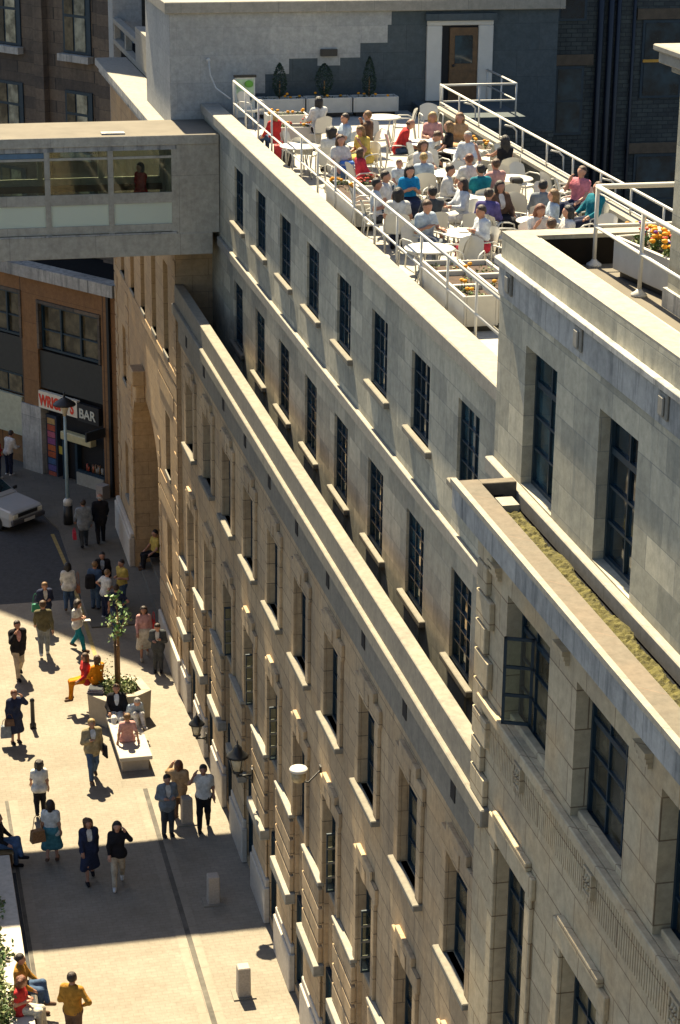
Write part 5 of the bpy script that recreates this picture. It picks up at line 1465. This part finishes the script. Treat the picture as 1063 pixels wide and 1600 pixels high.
P('man in dark brown sweater and grey trousers walking away from view', 4.29, 58.6, G, 178, 'walk', ('swingback', 'swing'), ('olive', 'long'), ('trousers', 'grey'), ('short', 'brown'), 'white', 1.76, stride=.2)
P('person in white T-shirt and teal blue trousers reading a paper while walking', 5.32, 58.9, G, 60, 'walk', ('bent', 'bent'), ('white', 'short'), ('trousers', 'teal'), ('curly', 'dark'), 'brown', 1.60, fem=True, nod=.7, stride=.26)
held('paper', 'folded white paper in the hands of the walker in blue trousers', 'paper', M_WHITE, 5.60, 58.72, G+1.0, (.22, .16, .03))
P('woman in navy coat shading her eyes with bags in hand, far left', 3.0, 52.8, G, 20, 'stand', ('down', 'hair'), ('navy', 'long'), ('skirt', 'navy'), ('short', 'red'), 'black', 1.55, fem=True, jacket='navy')
held('shopping_bag', 'grey carrier bag held low by the woman in navy coat', 'bag', cloth('grey'), 2.74, 52.7, G+.25, (.3, .18, .34), 0, .2)
held('handbag', 'brown handbag on the arm of the woman in navy coat', 'bag', cloth('brown'), 2.84, 52.62, G+.62, (.28, .12, .2), 0, .15)
P('fair man in light jacket and faded jeans walking with a black folder', 4.82, 50.2, G, 10, 'walk', ('chest', 'down'), ('bwhite', 'short'), ('trousers', 'denim'), ('short', 'blond'), 'brown', 1.72, jacket='khaki', stride=.2)
held('folder', 'black folder under the arm of the man in faded jeans', 'folder', cloth('black'), 5.14, 50.1, G+.68, (.05, .28, .36), 20)
P('woman in white blouse and long black skirt seen from behind', 3.29, 48.4, G, 182, 'walk', ('down', 'swing'), ('white', 'short'), ('trousers', 'black'), ('curly', 'dark'), 'black', 1.56, fem=True, stride=.12)
P('woman in white blouse and teal skirt with a basket on her shoulder', 3.36, 45.95, G, 165, 'walk', ('down', 'down'), ('white', 'short'), ('skirt', 'tealskirt'), ('bob', 'dark'), 'brown', 1.66, fem=True, stride=.12)
held('basket', 'brown woven basket bag of the woman in the teal skirt', 'basket', plain('wicker', (.20,.10,.04), .8, .4, 30), 3.02, 45.75, G+.72, (.36, .2, .3), 15, .42)
P('curly haired woman in navy jacket and blue skirt walking at shadow edge', 4.16, 44.9, G, 5, 'walk', ('swing', 'swingback'), ('white', 'long'), ('skirt', 'navy'), ('curly', 'brown'), 'black', 1.62, fem=True, jacket='navy', stride=.2)
P('woman in black sweater and cream trousers touching her hair while walking', 4.8, 44.55, G, -5, 'walk', ('swing', 'hair'), ('black', 'long'), ('trousers', 'beige'), ('bob', 'black'), 'white', 1.66, fem=True, stride=.24)
P('bearded man in pale grey suit jacket talking beside the bollard', 6.3, 46.75, G, 10, 'stand', ('bent', 'bent'), ('white', 'long'), ('trousers', 'dgrey'), ('short', 'black'), 'black', 1.66, jacket='grey')
P('person in tan coat with arm raised behind the grey suited man', 6.72, 47.6, G, 160, 'stand', ('bent', 'hair'), ('tan', 'long'), ('trousers', 'brown'), ('bob', 'red'), 'brown', 1.60, jacket='tan')
P('man in white T-shirt and black trousers rubbing his neck by the wall', 7.24, 46.95, G, -10, 'walk', ('hair', 'down'), ('white', 'short'), ('trousers', 'black'), ('short', 'black'), 'black', 1.74, stride=.16)
P('dark haired man in mustard sweater standing turned away at bottom', 3.08, 37.95, G, 150, 'stand', ('hip', 'bent'), ('mustard', 'long'), ('trousers', 'brown'), ('short', 'dark'), 'brown', 1.78)
P('man in grey jacket with a red case walking away past the street lamp', 6.43, 67.6, G, 185, 'walk', ('down', 'swing'), ('grey', 'long'), ('trousers', 'dgrey'), ('short', 'dark'), 'black', 1.72, jacket='grey', stride=.18)
held('case', 'dark red case in the hand of the grey jacketed man', 'bag', cloth('maroon'), 6.1, 67.5, G+.42, (.12, .34, .26), 0, .12)
P('balding man in black suit walking away past the street lamp', 7.03, 67.9, G, 180, 'walk', ('swing', 'down'), ('black', 'long'), ('trousers', 'black'), ('bald', 'grey'), 'black', 1.80, jacket='black', stride=.2)
P('person in white shirt leaning at the bar window counter, far left', 4.5, 75.9, G, 130, 'stand', ('table', 'table'), ('white', 'long'), ('trousers', 'navy'), ('short', 'dark'), 'white', 1.72, lean=.25)
P('person in red top at the left picture edge beside the bar window', 4.05, 75.6, G, 120, 'stand', ('bent', 'bent'), ('red', 'long'), ('trousers', 'navy'), ('short', 'dark'), 'white', 1.70)
P('person in yellow top and dark trousers sitting on the portal steps', 8.5, 65.0, G+.16, -70, 'sit', ('lap', 'lap'), ('yellow', 'short'), ('trousers', 'black'), ('short', 'black'), 'brown', 1.66, seat_h=.40)
# on the planter rim and the bench
P('long haired woman in red sweater sitting on the planter rim facing left', 5.1, 54.62, G+.36, -75, 'sit', ('down', 'lap'), ('red', 'long'), ('trousers', 'orange'), ('long', 'brown'), 'brown', 1.62, fem=True, seat_h=.48)
P('person in bright orange sweater sitting on the planter rim, back turned', 5.42, 54.42, G+.36, -140, 'ground', ('lap', 'lap'), ('orange', 'long'), ('trousers', 'orange'), ('bob', 'brown'), 'brown', 1.62, seat_h=.48)
m = MB()
for k in range(5): m.box(-.24+.012*k, .24-.01*k, -.16, .16, .03*k, .03*k+.026, k % 2)
tag(m.build('folded_coat', [cloth('dgrey'), plain('stripe_lilac', (.35,.30,.32), .9)], None, loc=(5.32, 53.86, G+.845), rot=R_(-15), bevel=.01), 'striped grey folded coat on the planter rim', 'coat')
P('dark jacketed youth slumped against the planter on the bench slab', 5.80, 53.05, G, -5, 'legsout', ('lap', 'lap'), ('bwhite', 'long'), ('trousers', 'white'), ('short', 'brown'), 'white', 1.66, lean=-.15, jacket='black', seat_h=.45)
P('person in pale blue denim curled beside the slumped youth on the bench', 6.18, 52.75, G, 20, 'ground', ('lap', 'lap'), ('paleblue', 'long'), ('trousers', 'white'), ('short', 'grey'), 'white', 1.60, lean=.55, seat_h=.45)
P('fair person in pink top sitting on the bench slab, back to view', 5.88, 51.45, G, 180, 'ground', ('prop', 'prop'), ('pink', 'short'), ('trousers', 'white'), ('short', 'light'), 'white', 1.62, fem=True, lean=-.2, seat_h=.45)
# lower left
P('dark haired person in black sitting on the box seat at left edge', 2.12, 46.1, G, 75, 'cross', ('lap', 'lap'), ('black', 'long'), ('trousers', 'denim'), ('long', 'black'), 'black', 1.66, seat_h=.48)
P('man in mustard jacket and jeans sitting on the raised bed kerb', 2.15, 39.55, G, 75, 'cross', ('lap', 'lap'), ('mustard', 'long'), ('trousers', 'denim'), ('short', 'dark'), 'brown', 1.68, jacket='mustard', seat_h=.50)
P('red haired woman in red top eating on the raised bed kerb', 2.08, 38.75, G, 70, 'sit', ('bent', 'bent'), ('red', 'short'), ('trousers', 'cream'), ('curly', 'red'), 'black', 1.60, fem=True, nod=.8, seat_h=.50)
# in the bridge
P('woman in red dress walking inside the glazed footbridge', 7.0, 55.0, 14.5, -60, 'walk', ('bent', 'swing'), ('red', 'long'), ('skirt', 'red'), ('bob', 'black'), 'black', 1.62, fem=True, stride=.2)
# ---- cafe terrace: (who, x, y, facing, pose, arms, top, bottom, hair, extra)
TP = [
('boy with blond hair in red sweater sitting by the far railing', 9.6, 50.0, -150, 'sit', ('lap','lap'), ('red','long'), ('trousers','denim'), ('bob','blond'), dict(h=1.35, chair=False, seat_h=.30)),
('dark haired person in white shirt seen from behind near the pavilion planters', 10.77, 50.4, 200, 'sit', ('face','table'), ('white','long'), ('trousers','black'), ('bob','black'), dict()),
('dark haired person in pale blue shirt left of the brown vested one', 10.83, 47.75, -80, 'sit', ('table','table'), ('paleblue','short'), ('trousers','navy'), ('short','dark'), dict()),
('sandy haired person in brown top nearest the empty shaded table', 11.43, 48.05, -120, 'sit', ('face','table'), ('brown','long'), ('trousers','black'), ('short','light'), dict()),
('fair woman in yellow dress leaning on the white table', 10.95, 46.2, -60, 'sit', ('table','face'), ('yellow','short'), ('skirt','yellow'), ('bob','light'), dict(fem=True, lean=.25)),
('black curly haired person in white behind the far railing', 10.14, 46.0, 150, 'sit', ('lap','lap'), ('white','short'), ('trousers','black'), ('curly','black'), dict()),
('brown haired woman in white top with the striped bag', 10.09, 44.85, 10, 'sit', ('lap','lap'), ('white','short'), ('trousers','denim'), ('long','brown'), dict(fem=True)),
('small dark haired child beside the woman with the striped bag', 10.35, 44.0, 100, 'sit', ('lap','lap'), ('maroon','long'), ('trousers','brown'), ('bob','brown'), dict(h=1.30)),
('balding man in red shirt leaning forward over a table', 12.0, 47.25, 75, 'sit', ('table','table'), ('red','long'), ('trousers','denim'), ('bald','brown'), dict(lean=.45)),
('brown haired man in pale shirt bending low toward the blond woman', 12.2, 46.0, 60, 'sit', ('reach','table'), ('bwhite','long'), ('trousers','dgrey'), ('short','brown'), dict(lean=.65)),
('blond woman in pale pink and blue top facing the view', 12.9, 47.65, -10, 'sit', ('table','lap'), ('pink','short'), ('skirt','paleblue'), ('bob','blond'), dict(fem=True)),
('light brown bobbed woman in black top holding a menu', 12.9, 46.3, -110, 'sit', ('bent','lap'), ('black','short'), ('trousers','black'), ('bob','light'), dict(fem=True)),
('woman with curly brown hair and white top at mid terrace', 11.68, 43.85, 10, 'sit', ('lap','table'), ('white','short'), ('skirt','cream'), ('curly','brown'), dict(fem=True)),
('fair haired child in pale blue top in front of the curly haired woman', 11.40, 42.75, 175, 'sit', ('lap','lap'), ('paleblue','short'), ('trousers','white'), ('short','blond'), dict(h=1.45)),
('tiny brown haired child between the red shirted man and the woman in blue', 10.92, 42.9, 20, 'sit', ('lap','lap'), ('bwhite','short'), ('trousers','denim'), ('short','brown'), dict(h=1.15)),
('black haired woman in sleeveless bright blue top and navy skirt, hands together', 10.66, 41.05, 5, 'sit', ('chest','chest'), ('blue','short'), ('skirt','navy'), ('bob','black'), dict(fem=True, nod=.5)),
('short haired man in white beside the woman in bright blue', 10.04, 40.5, 60, 'sit', ('lap','lap'), ('white','short'), ('trousers','denim'), ('short','dark'), dict()),
('dark haired person in white shirt closest to the railing at mid terrace', 9.68, 39.75, 80, 'sit', ('bent','bent'), ('bwhite','short'), ('trousers','dgrey'), ('short','black'), dict()),
('broad person in white T-shirt seen from behind at the near railing', 9.85, 38.75, 165, 'sit', ('lap','lap'), ('white','short'), ('trousers','navy'), ('bob','black'), dict()),
('black haired person in charcoal top seen from behind in the middle', 10.52, 38.75, 190, 'sit', ('reach','lap'), ('dgrey','short'), ('trousers','black'), ('short','black'), dict()),
('brown haired man in pale blue shirt eating, nearest the railing', 10.08, 37.5, 25, 'sit', ('chest','table'), ('paleblue','short'), ('trousers','grey'), ('short','brown'), dict(nod=.6)),
('dark haired person in white coat leaning on a table at mid terrace', 11.42, 41.05, 70, 'sit', ('table','table'), ('white','long'), ('trousers','dgrey'), ('short','dark'), dict(lean=.15)),
('woman with long dark hair in white blouse turned left at mid terrace', 11.32, 39.5, -80, 'sit', ('table','table'), ('bwhite','long'), ('skirt','white'), ('long','dark'), dict(fem=True)),
('curly dark haired woman in white blouse and long red skirt eating', 10.95, 36.85, -75, 'sit', ('chest','chest'), ('bwhite','long'), ('skirt','maroon'), ('short','dark'), dict(fem=True, nod=.4)),
('brown haired woman in tan strapless top by the right planter', 13.5, 47.45, -25, 'sit', ('lap','lap'), ('tan','none'), ('skirt','tan'), ('bob','light'), dict(fem=True)),
('grey haired person in pale clothes below the woman in tan', 12.95, 44.85, -40, 'sit', ('lap','table'), ('bwhite','long'), ('trousers','beige'), ('short','grey'), dict()),
('woman with very long black hair and black top near the right railing', 13.62, 44.25, 195, 'sit', ('lap','reach'), ('black','none'), ('trousers','dgrey'), ('long','black'), dict(fem=True)),
('auburn haired person in white at the round table with the man in teal', 12.2, 42.1, 190, 'sit', ('up','lap'), ('white','short'), ('trousers','white'), ('short','red'), dict()),
('brown haired person in pink top reclining by the bare table', 12.58, 41.45, 200, 'sit', ('lap','reach'), ('pink','short'), ('trousers','black'), ('short','brown'), dict()),
('dark haired man in teal polo shirt at mid terrace', 12.10, 40.95 - .05, -170, 'sit', ('table','table'), ('teal','short'), ('trousers','navy'), ('short','black'), dict()),
('person in purple blue top seen from behind at mid terrace', 11.5, 38.35, 150, 'sit', ('table','lap'), ('purple','long'), ('trousers','grey'), ('short','dark'), dict(lean=.2)),
('dark haired woman in grey brown jacket with white collar facing view', 11.98, 39.1, 15, 'sit', ('lap','lap'), ('white','short'), ('skirt','black'), ('bob','dark'), dict(fem=True, jacket='brown')),
('man with brown hair in pink T-shirt lounging against the right railing', 14.0, 40.35, -55, 'legsout', ('face','lap'), ('rose','short'), ('trousers','navy'), ('short','brown'), dict(lean=-.15)),
('dark haired person half hidden behind the light haired woman at right', 12.83, 39.05, 160, 'sit', ('lap','lap'), ('grey','long'), ('trousers','black'), ('short','black'), dict()),
('woman with light brown hair and pale blue top near the corner block', 12.72, 38.1, -95, 'sit', ('table','table'), ('paleblue','short'), ('skirt','white'), ('long','light'), dict(fem=True)),
('redhead in white resting her head on her hand near corner block', 12.05, 37.0, 10, 'sit', ('face','table'), ('white','short'), ('skirt','maroon'), ('long','red'), dict(fem=True, lean=.25)),
('dark haired person in white just behind the corner block parapet', 12.5, 36.55, -90, 'sit', ('table','table'), ('white','short'), ('trousers','navy'), ('bob','black'), dict()),
('person of whom only dark hair shows above the corner block parapet', 11.85, 35.5, 180, 'sit', ('lap','lap'), ('white','short'), ('trousers','navy'), ('short','brown'), dict()),
('man in teal blue jacket lounging below the right railing', 13.72, 38.7, -70, 'legsout', ('lap','lap'), ('teal','long'), ('trousers','navy'), ('short','brown'), dict(lean=-.2)),
]
for lb, x, y, f, po, ar, tp, bt_, hr, ex in TP:
    ch = ex.pop('chair', True)
    ex.setdefault('h', 1.57)
    P(lb, x, y, T, f, po, ar, tp, bt_, hr, **ex)
    if ch: chair(x, y, f, ('white garden chair occupied by the ' + lb)[:0] + 'white chair of the ' + ' '.join(lb.split()[:11]))
held('menu', 'white menu card held by the woman in black top', 'menu', M_WHITE, 12.62, 46.2, T+.78, (.04, .22, .3), 30)
drop_protos()
